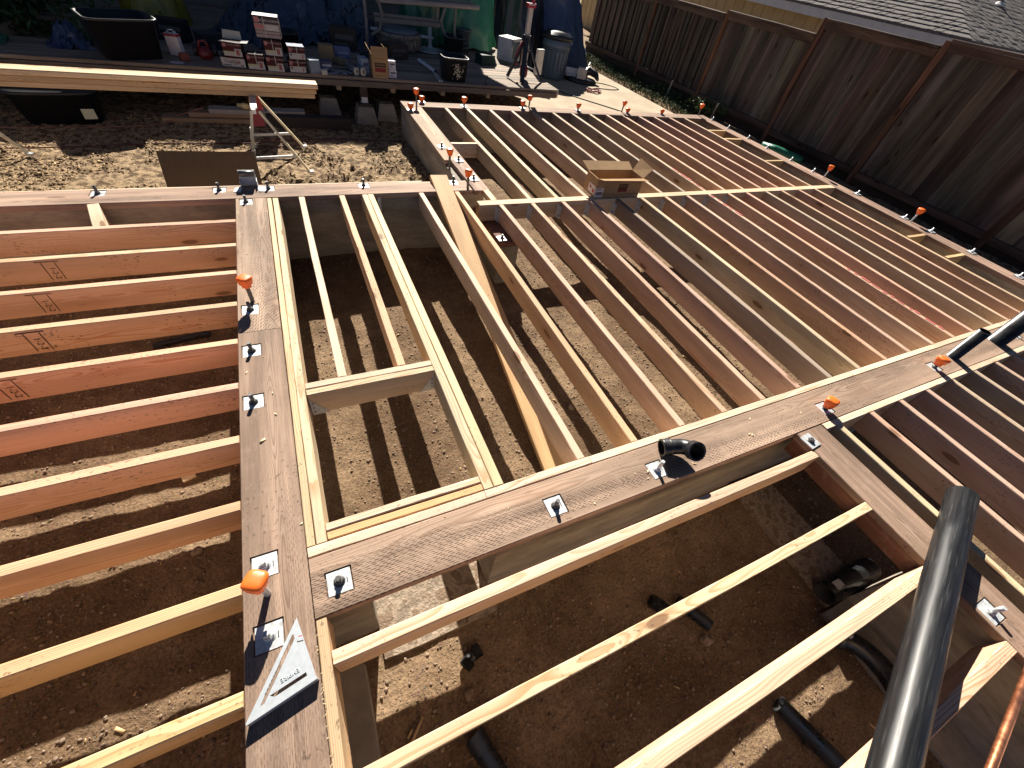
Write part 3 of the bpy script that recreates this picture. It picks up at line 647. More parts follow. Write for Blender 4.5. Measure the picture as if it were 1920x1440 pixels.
bolt(*boltsL[0], .032, 'bolt on washer hidden partly by the nearest orange cap', BL, rod='galv')
bolt(*boltsL[2], .05, 'middle bolt of the long sill just beyond the header line', BL)
bolt(*boltsL[3], .05, 'bolt of the long sill on the near side of the butt joint', BL)
bolt(*boltsL[4], .045, 'bolt of the long sill at the foot of the farther orange capped rod', BL)
bolt(*boltsL[5], .045, 'bolt at the far end of the long sill near the bracket', BL)
for k in range(5): bolt(*boltsF[k], .05, ['bolt at the left of the far sill', 'bolt left of the metal bracket on the far sill', 'bolt right of the metal bracket on the far sill', 'bolt of the far sill left of the loose board', 'bolt at the right end of the far sill beside the loose board'][k], 'bolts of the far sill')
RL = 'orange capped rods'
bolt(-.370, .582, .128, 'nearest orange capped rod, casting a long shadow across the sill', RL, cap=True, washer=False, nut=False, r=.0105, rod='galv')
bolt(-.368, 2.151, .14, 'orange capped rod halfway along the long sill', RL, cap=True, washer=False, nut=False, r=.0105)
bolt(1.315, 3.936, .16, 'farther of two tall orange capped rods beside the narrow sill piece', RL, z=-.035, cap=True, washer=False, nut=False, r=.011)
bolt(1.318, 3.433, .15, 'nearer of two tall orange capped rods beside the narrow sill piece', RL, z=-.01, cap=True, washer=False, nut=True, r=.011)
bolt(1.367, 4.358, .045, 'small bolt near the cut end of the wide back left sill', 'bolts of the back left sill', wz=.001)
bolt(1.432, 4.02, .05, 'small bolt at the far end of the narrow sill piece', 'bolts of the back left sill', wz=.001)
bolt(1.434, 3.601, .045, 'small bolt near the near end of the narrow sill piece', 'bolts of the back left sill', wz=.001)
bk = [(1.451, 5.64, .165, 0, 'tallest orange capped rod in the back left corner'), (1.558, 5.795, .055, 1, 'short orange capped bolt right of the corner rod'), (1.338, 5.473, .06, 1, 'short orange capped bolt before the back left corner'), (2.071, 5.701, .09, 1, 'orange capped bolt over the second back joist'), (2.908, 5.744, .075, 1, 'shorter of the orange capped pair before the deck corner'), (3.035, 5.80, .125, 0, 'taller of the orange capped pair before the deck corner'), (3.798, 5.763, .075, 1, 'single orange capped bolt right of the deck corner'), (4.583, 5.783, .13, 0, 'leaning orange capped rod along the patio'), (4.655, 5.743, .05, 1, 'low orange capped bolt beside the leaning rod'), (5.35, 5.769, .05, 1, 'low orange capped bolt left of the back right corner'), (6.16, 5.80, .145, 0, 'orange capped rod in the back right corner')]
for x, y, h, w, l in bk: bolt(x, y, h, l, 'capped rods of the back sill', cap=True, washer=bool(w), wz=.001, lean=(.12, 0) if 'leaning' in l else (0, 0), nut=bool(w), r=.010)
rt = [(6.27, 5.584), (6.25, 5.199), (6.25, 4.769), (6.25, 4.394), (6.25, 3.949), (6.25, 3.574), (6.25, 2.906), (6.25, 2.287), (6.25, 1.976), (6.25, 1.541), (6.25, 1.088)]
for i, (x, y) in enumerate(rt): bolt(x, y, .045, f'{ORD[i]} small bolt from the back corner along the right sill', 'bolts of the right sill', wz=.001, washer=(i > 5), rod='galv', lean=(.35, 0))
bolt(6.24, 3.393, .135, 'orange capped rod at the beam end of the right sill', RL, cap=True, washer=False, nut=False, lean=(.15, 0), rod='galv')
bolt(6.235, 2.201, .14, 'nearest orange capped rod of the right sill by the fence', RL, cap=True, washer=False, nut=False, lean=(.15, 0), rod='galv')
bolt(2.15, -.477, .055, 'silver bolt and washer half in the shadow of the black pipe', 'bolts of the near right sill', rod='galv')
bolt(2.118, .388, .02, 'square washer hanging over the sill edge at the corner of the near right sill', 'bolts of the near right sill', rz=.1, wz=.001)
bolt(1.40, 2.80, .04, 'bolt and washer on the treated block of the concrete pier', 'bolts of the pier', z=-.141, wz=.001)

# steel bracket on the far sill
t = thing('steel_bracket', 'U shaped steel bracket with nailed tabs standing on the far sill', 'bracket', (-.345, 3.60, 0))
mb = MB(); mb.box((0, .004, .05), (.108, .004, .105)); mb.box((-.054, -.03, .025), (.003, .07, .05)); mb.box((.054, -.03, .025), (.003, .07, .05)); mb.build('bracket_back', 'galv', t)
mb = MB()
for s in (-1, 1): mb.box((s * .078, -.085, .0035), (.05, .075, .003), rot=Matrix.Rotation(s * .1, 3, 'Y') @ Matrix.Rotation(s * .15, 3, 'Z'))
mb.build('bracket_tab', 'galv', t)
mb = MB(); mb.tube([(-.05, -.015, .085), (.05, -.015, .085)], .02, 12); mb.build('bracket_roll', 'steel', t)

# ------------------------------------------------------------------ speed square
A_, C_, B_ = Vector((-.286, .465)), Vector((-.2525, .2925)), Vector((-.4275, .2565))
t = thing('speed_square', 'silver triangular speed square lying on the sill near its corner', 'speed square', (C_.x, C_.y, 0), math.atan2((B_ - C_).y, (B_ - C_).x))
# local: x along the lip (towards B), y negative towards A
Ls = .180; zt = .030; th = .0045
outer = [(0, 0), (Ls, 0), (0, -Ls)]
def tri_plate():
    bm = bmesh.new()
    def loop(p): return [bm.verts.new((x, y, 0)) for x, y in p]
    ov = loop(outer); h1 = loop([(.020, -.0165), (.105, -.0165), (.116, -.0265), (.020, -.0265)][::-1])   # slot along the lip
    a = .0195
    h2 = loop([(.1425, -.0165), (.132, -.0165), (.0205, -.1280), (.0205, -.1405), (.0245, -.1405)][::-1])   # slot along the hypotenuse
    h3 = loop([(.0, -.112), (.016, -.118), (.016, -.1215), (.0, -.1155)][::-1])
    es = []
    for lp in (ov, h1, h2): es += [bm.edges.new((lp[i], lp[(i + 1) % len(lp)])) for i in range(len(lp))]
    for v in h3: bm.verts.remove(v)
    bmesh.ops.triangle_fill(bm, edges=es, use_beauty=True)
    r = bmesh.ops.extrude_face_region(bm, geom=bm.faces[:])
    for v in [g for g in r['geom'] if isinstance(g, bmesh.types.BMVert)]: v.co.z -= th
    bmesh.ops.recalc_face_normals(bm, faces=bm.faces[:])
    me = bpy.data.meshes.new('square_body'); bm.to_mesh(me); bm.free(); me.materials.append(M['alu']); return me
link('square_body', tri_plate(), t, None, (0, 0, zt))
mb = MB(); mb.box((Ls / 2, .003, .0156), (Ls + .002, .006, .0310)); mb.build('square_lip', 'alu', t)
text('square_lettering', 'EMPIRE', .016, 'alu', t, (.058, -.044, zt + .0008), (0, 0, 0), None, .0008)
text('square_numbers', '10  15  20  25  30  40', .0065, 'ink', t, (.105, -.055, zt + .0006), (0, 0, R(45)))
mb = MB(); mb.quad((.002, -.108, zt + .0006), (.018, -.114, zt + .0006), (.018, -.1165, zt + .0006), (.002, -.1105, zt + .0006)); mb.build('square_mark', 'ink', t)
mb = MB(); mb.quad((.001, -.123, zt + .0006), (.010, -.126, zt + .0006), (.010, -.128, zt + .0006), (.001, -.125, zt + .0006)); mb.build('red_mark', 'paint', t, (.7, .05, .1))

# ------------------------------------------------------------------ pipes
def pipe_thing(name, pts, ro, ri, label, cat, mats=('abs', 'absdark'), n=28):
    mb = MB(); mb.pipe(pts, ro, ri, n); return tag(mb.build(name, list(mats)), label, cat)
pd = Vector((.947, .321, 0)).normalized(); pe = Vector((2.545, -.118, .060)); ps = pe - pd * 2.6
ap = pipe_thing('abs_pipe', [(2.6 * k / 8, 0, 0) for k in range(9)], .057, .051, 'large black plastic pipe lying across the near joists', 'pipe', ('abspipe', 'absdark'), n=48); ap.location = ps; ap.rotation_euler = (0, 0, math.atan2(pd.y, pd.x))
cd = Vector((.986, .165, 0)).normalized(); cs = Vector((1.56, -.722, .0145)); pipe_thing('copper_pipe', [cs - cd * .9, cs, cs + cd * 1.3], .0125, .011, 'thin copper pipe lying at the bottom right corner', 'pipe', ('copper', 'copper'), 20)
def elbow_pts(c, r, d0, d1, n=8):   # from +d0 leg to +d1 leg around corner
    d0 = Vector(d0).normalized(); d1 = Vector(d1).normalized(); pts = []
    o = Vector(c) + (d0 + d1) * r
    for k in range(n + 1):
        a = math.pi / 2 * k / n; pts.append(o - d1 * r * math.cos(a) - d0 * r * math.sin(a))
    return pts
t = thing('pipe_elbow', 'black elbow fitting lying on the cross sill, open end towards the camera', 'pipe elbow', (1.31, .567, 0))
ep = [Vector((.052, -.066, .106)), Vector((.060, -.036, .078)), Vector((.050, .0, .056)), Vector((.004, .018, .048)), Vector((-.044, .034, .040))]
cv = []
for i in range(25):
    u = i / 24 * 4; k = min(int(u), 3); f = u - k; cv.append(ep[k].lerp(ep[k + 1], f))
for _ in range(6): cv = [cv[0]] + [(cv[i - 1] + cv[i] * 2 + cv[i + 1]) / 4 for i in range(1, len(cv) - 1)] + [cv[-1]]
mb = MB(); mb.pipe(cv[3:-3], .036, .03, 28); mb.build('elbow_bend', ['abs', 'absdark'], t)
mb = MB(); mb.pipe(cv[:6], .045, .037, 28); mb.build('elbow_socket', ['abs', 'absdark'], t)
mb = MB(); mb.pipe(cv[-6:], .041, .034, 28); mb.build('elbow_socket', ['abs', 'absdark'], t)
pipe_thing('vent_pipe', [(3.905, .555, -.5), (3.905, .555, .235)], .036, .030, 'thinner of two black pipes standing up through the cross sill', 'pipe')
pipe_thing('vent_pipe', [(4.555, .552, -.5), (4.555, .552, .42)], .057, .051, 'thicker black pipe standing up through the cross sill at the right edge', 'pipe')
def ground_pipe(name, p0, p1, r, label, socket=False, cat='pipe'):
    p0 = Vector((p0[0], p0[1], GZ(*p0[:2]) + r if len(p0) < 3 else p0[2])); p1 = Vector((p1[0], p1[1], GZ(*p1[:2]) + r if len(p1) < 3 else p1[2]))
    t = thing(name, label, cat, p0)
    mb = MB(); mb.pipe([(0, 0, 0), p1 - p0], r, r * .88, 24); mb.build('pipe_barrel', ['abs', 'absdark'], t)
    if socket:
        d = (p1 - p0).normalized(); mb = MB(); mb.pipe([-d * .01, d * .05], r * 1.13, r * .9, 24); mb.build('pipe_socket', ['abs', 'absdark'], t)
    return t
t = ground_pipe('abs_pipe_offcut', (1.965, -.20, -.445), (2.10, -.19, -.445), .03, 'short black pipe with a printed label lying on the footing')
bpy.data.objects.remove(t.children[0], do_unlink=True); 
mb = MB(); mb.pipe([(-.01, 0, 0), (.36, -.01, .0)], .055, .048, 28); mb.build('pipe_barrel', ['abs', 'absdark'], t)
mb = MB()
for k in range(7):
    pass
dd = Vector((.37, -.01, 0)).normalized(); nn = Vector((-dd.y, dd.x, 0))
for k in range(6):
    a0 = 1.35 + k * .12; a1 = a0 + .12
    q = lambda u, a: tuple(Vector((-.01, 0, 0)) + dd * u - nn * math.cos(a) * .0556 + Vector((0, 0, math.sin(a) * .0556)))
    mb.quad(q(.035, a0), q(.09, a0), q(.09, a1), q(.035, a1))
mb.build('pipe_label', 'print', t, (.5, .5, .5))
text('label_lettering', 'C-PIPE', .018, 'ink', t, tuple(Vector((-.01, 0, 0)) + dd * .062 - nn * .012 + Vector((0, 0, .0565))), (R(12), 0, math.atan2(dd.y, dd.x)))
t = thing('pipe_coupling', 'small black angled pipe fitting on the soil at the sunlit patch', 'pipe fitting', (.235, .225, GZ(.235, .225)))
mb = MB(); mb.pipe([(-.035, -.02, .03), (-.01, -.004, .03)], .028, .022, 20); mb.build('fitting_socket', ['abs', 'absdark'], t)
mb = MB(); mb.pipe([(-.018, -.008, .03), (.004, .004, .03), (.022, .012, .03)], .022, .018, 20); mb.build('fitting_bend', ['abs', 'absdark'], t)
mb = MB(); mb.pipe([(.016, .012, .03), (.046, .018, .03)], .028, .022, 20); mb.build('fitting_socket', ['abs', 'absdark'], t)
ground_pipe('abs_pipe_offcut', (1.12, .108), (1.165, .05), .028, 'upright looking black pipe fitting left of its neighbour on shaded soil', True)
ground_pipe('abs_pipe_offcut', (1.245, .055), (1.32, -.085), .028, 'black pipe offcut beside the reddish flat stone', True)
ground_pipe('abs_pipe_offcut', (1.385, -.43), (1.50, -.75), .036, 'long black pipe offcut beside the small sunlit patch at the bottom', False)
ground_pipe('abs_pipe_offcut', (.165, -.02), (.26, -.30), .036, 'dusty black pipe offcut near the bottom centre under the joist', True)
t = thing('pipe_bend', 'big black curved pipe bend with a small label on shaded soil', 'pipe fitting', (1.93, -.46, GZ(1.8, -.46)))
cv = [(-.12 + .16 * math.cos(a) + .0, .08 - .16 + .21 * math.sin(a) * .9, .05) for a in np.linspace(-.5, 1.35, 12)]
mb = MB(); mb.pipe(cv, .046, .04, 24); mb.build('bend_barrel', ['abs', 'absdark'], t)
mb = MB(); c = Vector(cv[9]) + Vector((0, 0, .0475)); mb.box(c, (.022, .016, .002)); mb.build('bend_label', 'print', t, (.7, .7, .7))
ground_pipe('abs_pipe_offcut', (-.74, 2.51), (-1.02, 2.46), .02, 'thin black pipe offcut on the soil of the left bay', True)
mb = MB(); mb.box((0, 0, .006), (.055, .032, .016), rot=Matrix.Rotation(.3, 3, 'Z') @ Matrix.Rotation(.2, 3, 'X')); tag(mb.build('wood_offcut', 'fresh', None, None, (-.80, 1.46, GZ(-.8, 1.46) + .01)), 'small whitish wood offcut on the lit soil strip of the left bay', 'offcut')
mb = MB(); mb.tube([(-.10, .02, GZ(-.10, .02) + .02), (.0, .12, GZ(0, .12) + .012)], .006, 6); tag(mb.build('stick', 'chip'), 'thin stick lying on shaded soil below the sunlit patch', 'stick')

# shavings on the near plates
sp = [(random.uniform(-.24, 3.2), random.uniform(.46, .64), .001) for _ in range(22)] + [(random.uniform(-.43, -.25), random.uniform(.1, 3.3), .001) for _ in range(12)]
tag(scatter('wood_shavings', np.array(sp), .003, .013, 'fresh', chips=True, lift=.12), 'pale splinters and shavings lying on the sill plates', 'wood shavings', kind='stuff')
# torn wood fibres along the near rim board
fb = MB()
for k in range(46):
    y = random.uniform(-.4, .43); x = -.2425 + random.uniform(-.003, .002); a = random.uniform(-2.8, 2.8); l = random.uniform(.004, .013)
    fb.add([(x, y, .0), (x + .0, y + .0022, .0), (x - l * .8, y + math.sin(a) * l * .6, .004)], [(0, 1, 2)])
fb.build('torn_fibres', 'fresh'); tag(bpy.data.objects['torn_fibres'], 'torn splinters along the edge of the rim board by the speed square', 'splinters', kind='stuff')

# ------------------------------------------------------------------ cardboard box on the beam
t = thing('open_box', 'open cardboard box with flaps up standing on the flush beam', 'cardboard box', (2.455, 3.138, .003), R(-2))
W, D, H = .505, .195, .168; th = .004
mb = MB(); mb.box((W / 2, 0, H / 2), (W, th, H)); mb.box((W / 2, D, H / 2), (W, th, H)); mb.box((0, D / 2, H / 2), (th, D - th, H)); mb.box((W, D / 2, H / 2), (th, D - th, H)); mb.box((W / 2, D / 2, .002), (W - th, D - th, .004))
mb.build('box_body', 'card', t)
def flap(name, pts, par=t, mat='card', col=None, thick=.0035):
    p = [Vector(q) for q in pts]; n = (p[1] - p[0]).cross(p[2] - p[0]).normalized() * thick
    mb = MB(); mb.add(p + [q + n for q in p], [(3, 2, 1, 0), (4, 5, 6, 7), (0, 1, 5, 4), (1, 2, 6, 5), (2, 3, 7, 6), (3, 0, 4, 7)]); return mb.build(name, mat, par, col)
flap('box_flap', [(0, D, H), (W, D, H), (W + .01, D + .11, H + .035), (-.015, D + .115, H + .04)])
flap('box_flap', [(.01, -.003, H), (W - .01, -.003, H), (W + .055, -.062, H + .003), (.03, -.055, H + .008)])
flap('box_flap', [(W, .004, H), (W, D, H), (W + .075, D + .03, H + .1), (W + .075, .0, H + .085)])
flap('box_flap', [(.002, D - .004, H), (.002, .004, H), (.012, .02, H - .09), (.012, D - .02, H - .09)])
mb = MB(); mb.box((.30, -.0035, .10), (.10, .001, .04)); mb.build('print_panel', 'print', t, (.035, .02, .018))
mb = MB(); mb.box((.30, -.0042, .102), (.084, .001, .02)); mb.build('print_window', 'print', t, (.22, .12, .06))
mb = MB(); mb.box((.30, -.0035, .064), (.10, .001, .028)); mb.build('print_panel', 'print', t, (.16, .02, .016))
text('print_lettering', 'SIMPSON', .018, 'print', t, (.30, -.0048, .102), (R(90), 0, 0), (.04, .02, .02)); text('print_lettering', 'Strong-Tie', .014, 'print', t, (.30, -.0045, .064), (R(90), 0, 0), (.3, .16, .1))
mb = MB(); mb.box((W / 2, -.0035, .028), (W - .01, .001, .003)); mb.box((W / 2, -.0035, .140), (W - .01, .001, .002)); mb.build('print_line', 'print', t, (.14, .07, .04))
mb = MB(); mb.box((.045, -.0035, .045), (.09, .001, .085)); mb.box((-.0035, .06, .06), (.001, .12, .075), rot=Matrix.Rotation(0, 3, 'Z')); mb.build('shipping_label', 'print', t, (.62, .56, .52))
mb = MB()
for k in range(16): mb.box((.014 + k * .0042, -.0044, .038), (.0016 if k % 3 else .003, .001, .03))
mb.box((.04, -.0044, .074), (.06, .001, .006)); mb.build('label_bars', 'ink', t)
mb = MB(); mb.box((-.0044, .03, .05), (.001, .03, .03)); mb.box((-.0044, .085, .068), (.001, .03, .018)); mb.build('label_mark', 'print', t, (.42, .05, .05))

# ------------------------------------------------------------------ yard: sawhorses, lumber stack, panel
def stack():
    for k in range(3):
        x1 = .335 - .018 * k; y0 = 4.985 + .02 * k
        c = [(.74, .56, .36), (.56, .40, .23), (.62, .45, .27)][k]
        board('stacked_board', (x1, y0 + .06, .318 - .043 * k), (-4.2, y0 - .10, .335 - .043 * k), .14, .0375, ch=.006, color=c, label=['top', 'middle', 'bottom'][k] + ' long plank of the stack resting on the sawhorses', cat='plank', group='planks on the sawhorses', seg=14)
stack()
def sawhorse(loc, label, rz=0.0):
    t = thing('sawhorse', label, 'sawhorse', loc, rz, 'sawhorses under the plank stack')
    top = .552; mb = MB(); mb.box((0, .0, top - .008), (.05, .62, .012)); mb.build('top_rail', 'galv', t)
    mb = MB(); mb.box((-.005, -.34, top - .02), (.032, .05, .035)); mb.build('end_stop', 'paint', t, (.75, .74, .7))
    for s in (-1, 1):
        mb = MB(); mb.add([(-.035, s * .20, top - .02), (.035, s * .20, top - .02), (.055, s * .24, top - .17), (-.055, s * .24, top - .17), (-.03, s * .17, top - .02), (.03, s * .17, top - .02), (.05, s * .20, top - .17), (-.05, s * .20, top - .17)], [(0, 1, 2, 3), (7, 6, 5, 4), (0, 4, 5, 1), (1, 5, 6, 2), (2, 6, 7, 3), (3, 7, 4, 0)]); mb.build('leg_bracket', 'paint', t, (.30, .03, .028))
        for sx_, fx in ((-1, -.14), (1, .34)):
            a = Vector((sx_ * .03, s * .21, top - .06)); b = Vector((fx, s * .33, .02)); d = (b - a).normalized()
            mb = MB(); mb.tube([a, b], .0145, 4, smooth=False); l = mb.build('leg', 'paint', t, (.72, .62, .42))
            ft = MB(); ft.box(b + Vector((0.01, 0, -.005)), (.06, .03, .02)); ft.build('foot', 'galv', l)
            if sx_ < 0:
                sl = MB(); sl.tube([a.lerp(b, .62), a.lerp(b, .86)], .021, 4, smooth=False); sl.build('leg_sleeve', 'paint', l, (.75, .73, .66))
        mb = MB(); mb.box((.085, s * .30, .14), (.36, .014, .022), rot=Matrix.Rotation(-.05, 3, 'Y')); mb.build('leg_brace', 'galv', t)
    mb = MB(); mb.box((-.075, 0, .30), (.014, .5, .02)); mb.build('cross_brace', 'galv', t)
    return t
s1 = sawhorse((-.235, 4.99, -.352), 'folding sawhorse with red brackets beside the brown panel')
s2 = copy_tree(s1); s2.location = (-2.53, 4.97, -.345); s2.rotation_euler = (0, 0, -.5); s2['label'] = 'folding sawhorse at the left edge of the yard, one leg in view'
t = thing('fibre_panel', 'brown hardboard sheet leaning upright in the yard beside the sawhorse', 'panel', (-1.012, 4.20, -.375), R(-1.2), rot=(R(60), 0, R(-1.2)))
mb = MB(); n = 8; vs = [(.70 * i / n, .375 * j / n, .004 * math.sin(i * .9) * j / n) for i in range(n + 1) for j in range(n + 1)]
N = (n + 1) ** 2; fs = []
for i in range(n):
    for j in range(n):
        q = i * (n + 1) + j; fs.append((q, q + n + 1, q + n + 2, q + 1)); fs.append((N + q, N + q + 1, N + q + n + 2, N + q + n + 1))
for i in range(n):
    for j in (0, n): q = i * (n + 1) + j; fs.append((q, N + q, N + q + n + 1, q + n + 1))
    for k in (0, n): q = k * (n + 1) + i; fs.append((q, q + 1, N + q + 1, N + q))
mb.add(vs + [(x, y, z - .006) for x, y, z in vs], fs); mb.build('panel_sheet', 'card2', t)
mb = MB()
for k in range(6): mb.box((.535 + k * .022, .155 + .002 * (k % 2), .0078), (.015, .022 - .004 * (k % 3), .001))
mb.build('panel_print', 'ink', t)['kind'] = 'stuff'
mb = MB(); mb.box((-.68, 4.455, -.25), (.30, .09, .25)); tag(mb.build('scrap_block', 'bark'), 'scrap timber block propping up the leaning brown sheet', 'block')
def cord(name, pts, r, col, label, jitter=.02, n=60):
    pts = [Vector(p) for p in pts]; out = []
    for i in range(n + 1):
        u = i / n * (len(pts) - 1); k = min(int(u), len(pts) - 2); f = u - k
        p0 = pts[max(k - 1, 0)]; p1 = pts[k]; p2 = pts[k + 1]; p3 = pts[min(k + 2, len(pts) - 1)]
        out.append(.5 * ((2 * p1) + (p2 - p0) * f + (2 * p0 - 5 * p1 + 4 * p2 - p3) * f * f + (3 * p1 - p0 - 3 * p2 + p3) * f ** 3) + Vector((random.uniform(-1, 1), random.uniform(-1, 1), 0)) * jitter * .3)
    mb = MB(); mb.tube(out, r, 6, 0); return tag(mb.build(name, 'cord', None, col), label, 'cord')
yz = lambda x, y, d=.012: (x, y, GZ(x, y) + d)
cord('extension_cord', [yz(-3.0, 5.25), yz(-2.0, 5.30), yz(-1.2, 5.42), yz(-.5, 5.45), yz(.1, 5.55), yz(.7, 5.62), yz(1.25, 5.55)], .006, (.10, .02, .018), 'dark red extension cord snaking across the yard by the sawhorse')
cord('extension_cord', [yz(-2.6, 5.75), yz(-1.7, 5.85), yz(-1.2, 5.95), yz(-1.05, 6.1, .05), yz(-.8, 6.12, .12)], .006, (.30, .13, .09), 'faded orange cord running from the tote to the planks under the deck')
cord('extension_cord', [yz(-.5, 5.2), yz(-.2, 5.35), yz(.15, 5.42), yz(-.1, 5.55), yz(-.45, 5.5)], .006, (.12, .025, .02), 'loop of dark red cord under the sawhorse')

# ------------------------------------------------------------------ raised deck
t = thing('wood_deck', 'raised weathered wood deck holding tools and boxes behind the yard', 'deck', (0, 0, 0))
DZ = .10
for k in range(26):
    y = 6.30 + k * .143; x0 = -5.0 if y < 7.0 else -1.9 if y < 8 else -2.4
    board('deck_board', (x0, y + .069, DZ), (3.72 + random.uniform(-.004, .004), y + .069, DZ), .138, .032, 'deck', jit((.27, .21, .15) if k % 3 else (.22, .175, .13), .12), t, seg=6, bow=.001)
board('deck_fascia', (-5.0, 6.283, .066), (3.70, 6.283, .066), .030, .06, 'deck', (.17, .13, .10), t, seg=10)
board('deck_edge', (3.735, 6.30, .104), (3.735, 9.9, .104), .022, .10, 'deck', (.42, .36, .29), t, seg=10)
for k, x in enumerate(np.arange(-4.6, 3.75, .655)):
    beam_y('deck_joist', 6.285, 9.8, x, x + .055, .064, .105, mat='deck', color=(.38, .27, .16), parent=t)
def pier(x, y, label, post=True):
    t = thing('pier_block', label, 'pier block', (x, y, -.37), random.uniform(-.06, .06), 'pier blocks under the deck')
    mb = MB(); mb.box((0, 0, .085), (.27, .27, .19), taper=.68); mb.build('block_body', 'concrete', t)
    mb = MB(); mb.box((0, 0, .195), (.15, .15, .028)); mb.build('block_cap', 'bark', t)
pier(.955, 6.30, 'pier block carrying the deck post left of the back corner'); pier(1.245, 6.46, 'spare pier block right beside the post pier')
pier(.55, 6.60, 'rounded pier block in the shade left of the post pier')
t = thing('deck_post', 'short deck post with a white steel base on the pier block', 'post', (.955, 6.32, -.15))
mb = MB(); mb.box((0, 0, .10), (.085, .085, .13)); mb.build('post_timber', 'bark', t); mb = MB(); mb.box((0, -.044, .02), (.075, .004, .06)); mb.box((0, 0, -.012), (.1, .09, .006)); mb.build('post_base', 'galv', t)
beam_x('dark_timber', -.2, .70, 5.93, 6.06, -.245, .12, mat='deck', color=(.05, .04, .035), label='dark old timber lying on the ground before the pier blocks', cat='timber')
for k, (a, b, z, y, c) in enumerate(((-1.2, .10, -.31, 6.02, (.38, .26, .16)), (-.95, -.02, -.265, 6.06, (.36, .24, .16)), (-.75, .22, -.225, 6.05, (.46, .42, .37)))):
    beam_x('scrap_plank', a, b, y, y + .14, z, .04, color=c, label=['lowest', 'middle', 'top grey'][k] + ' scrap plank of the pile under the deck front', cat='plank')
mb = MB(); mb.lathe([(.02, 0), (.022, .05), (.03, .055), (.03, .10), (.012, .12)], (0, 0, 0), 14); tag(mb.build('foam_can', 'plastic', None, (.7, .55, .25), (-.46, 6.12, -.195), (R(90), 0, R(70))), 'small yellow can lying on the scrap planks', 'can')
t = thing('storage_tote', 'black plastic tote on the ground with a white sticker', 'storage tote', (-2.0, 6.09, -.36), R(8))
mb = MB(); mb.lathe([(.27, 0), (.31, .25), (.335, .255), (.335, .28), (.30, .28)], (0, 0, 0), 28, sx=1.05, sy=.7, sq=5); mb.build('tote_body', 'plastic', t, (.012, .012, .013))
mb = MB(); mb.box((.215, -.218, .10), (.10, .003, .085), rot=Matrix.Rotation(R(-7), 3, 'X')); mb.build('sticker', 'print', t, (.62, .60, .42))

# ------------------------------------------------------------------ things on the deck
def tote(loc, rz, w, d, h, label, col, rim):
    t = thing('storage_tote', label, 'storage tote', loc, rz); mb = MB(); n = 40
    prof = [(.84, 0), (1.0, h * .97), (1.05, h * .97), (1.05, h), (.975, h), (.82, .02)]
    mb.lathe([(r, z) for r, z in prof], (0, 0, 0), n, sx=w / 2, sy=d / 2, sq=7); mb.f.pop(); mb.mi.pop(); mb.sm.pop()
    b = 5 * n; mb.f.append(tuple(b + k for k in range(n))); mb.mi.append(0); mb.sm.append(False)
    mb.build('tote_body', 'plastic', t, col)
    mb = MB(); mb.lathe([(1.052, h - .012), (1.06, h - .006), (1.055, h + .004), (.99, h + .004), (.975, h - .006)], (0, 0, 0), n, sx=w / 2, sy=d / 2, sq=7)
    mb.f.pop(); mb.mi.pop(); mb.sm.pop(); mb.f.pop(); mb.mi.pop(); mb.sm.pop(); mb.build('tote_rim', 'plastic', t, rim); return t
tote((-1.34, 6.58, DZ), R(-38 + 60), .58, .46, .325, 'tall open black plastic tote at the left front of the deck', (.012, .012, .014), (.03, .03, .032))
tb = tote((2.19, 6.52, DZ), R(-3), .34, .34, .255, 'small black crate with a pale printed patch on its side', (.016, .017, .018), (.04, .042, .044))
mb = MB()
for k in range(70):
    x = random.gauss(.02, .05); z = .12 + random.gauss(0, .045)
    if abs(x) < .1 and .03 < z < .2:
        y = -.158 - .012 * (z / .25) * 2; q = random.uniform(.006, .016); mb.box((x, y, z), (q, .0015, q * random.uniform(.5, 1.3)), rot=Matrix.Rotation(random.uniform(0, 3), 3, 'Y'))
mb.build('crate_print', 'print', tb, (.42, .38, .27))['kind'] = 'stuff'
def carton(loc, w, d, h, rz, label, cols, strap=None, top=None, texts=(), name='screw_box', group='screw boxes on the deck', panel=None):
    t = thing(name, label, 'box', loc, rz, group)
    mb = MB(); mb.box((0, d / 2, h / 2), (w, d, h)); mb.build('carton_body', 'print', t, cols[0])
    y = -.0008
    for (x0, x1, z0, z1, c) in cols[1]:
        mb = MB(); mb.box(((x0 + x1 - 1) / 2 * w, y, (z0 + z1) / 2 * h), ((x1 - x0) * w, .001, (z1 - z0) * h)); mb.build('print_panel', 'print', t, c); y -= .0008
    if top: mb = MB(); mb.box((0, d / 2, h + .0008), (w * .98, d * .98, .001)); mb.build('top_print', 'print', t, top)
    if strap is not None:
        mb = MB(); mb.box((strap * w, -.006, h / 2), (.006, .0015, h)); mb.box((strap * w, d / 2, h + .003), (.006, d, .0015)); mb.build('strap', 'print', t, (.5, .48, .42))
    for s, sz, x, z, c in texts: text('print_lettering', s, sz, 'print', t, ((x - .5) * w, y - .001, z * h), (R(90), 0, 0), c)
    return t
RB = (.075, .016, .016); WH = (.46, .44, .43); PK = (.45, .18, .18); YL = (.45, .43, .27); DK = (.03, .012, .013)
scr = (DK, [(.02, .98, .36, .92, RB), (.02, .98, .02, .36, WH), (.04, .2, .66, .9, PK), (.62, .96, .06, .56, WH), (.68, .86, .12, .5, (.3, .1, .09)), (.02, .6, .22, .36, YL)])
scr2 = (DK, [(.02, .98, .5, .95, RB), (.02, .98, .03, .5, WH), (.05, .22, .6, .92, PK), (.1, .2, .3, .44, DK), (.78, .86, .1, .4, (.4, .15, .1))])
tx = [('COLLATED SCREWS', .017, .6, .82, (.5, .42, .4))]
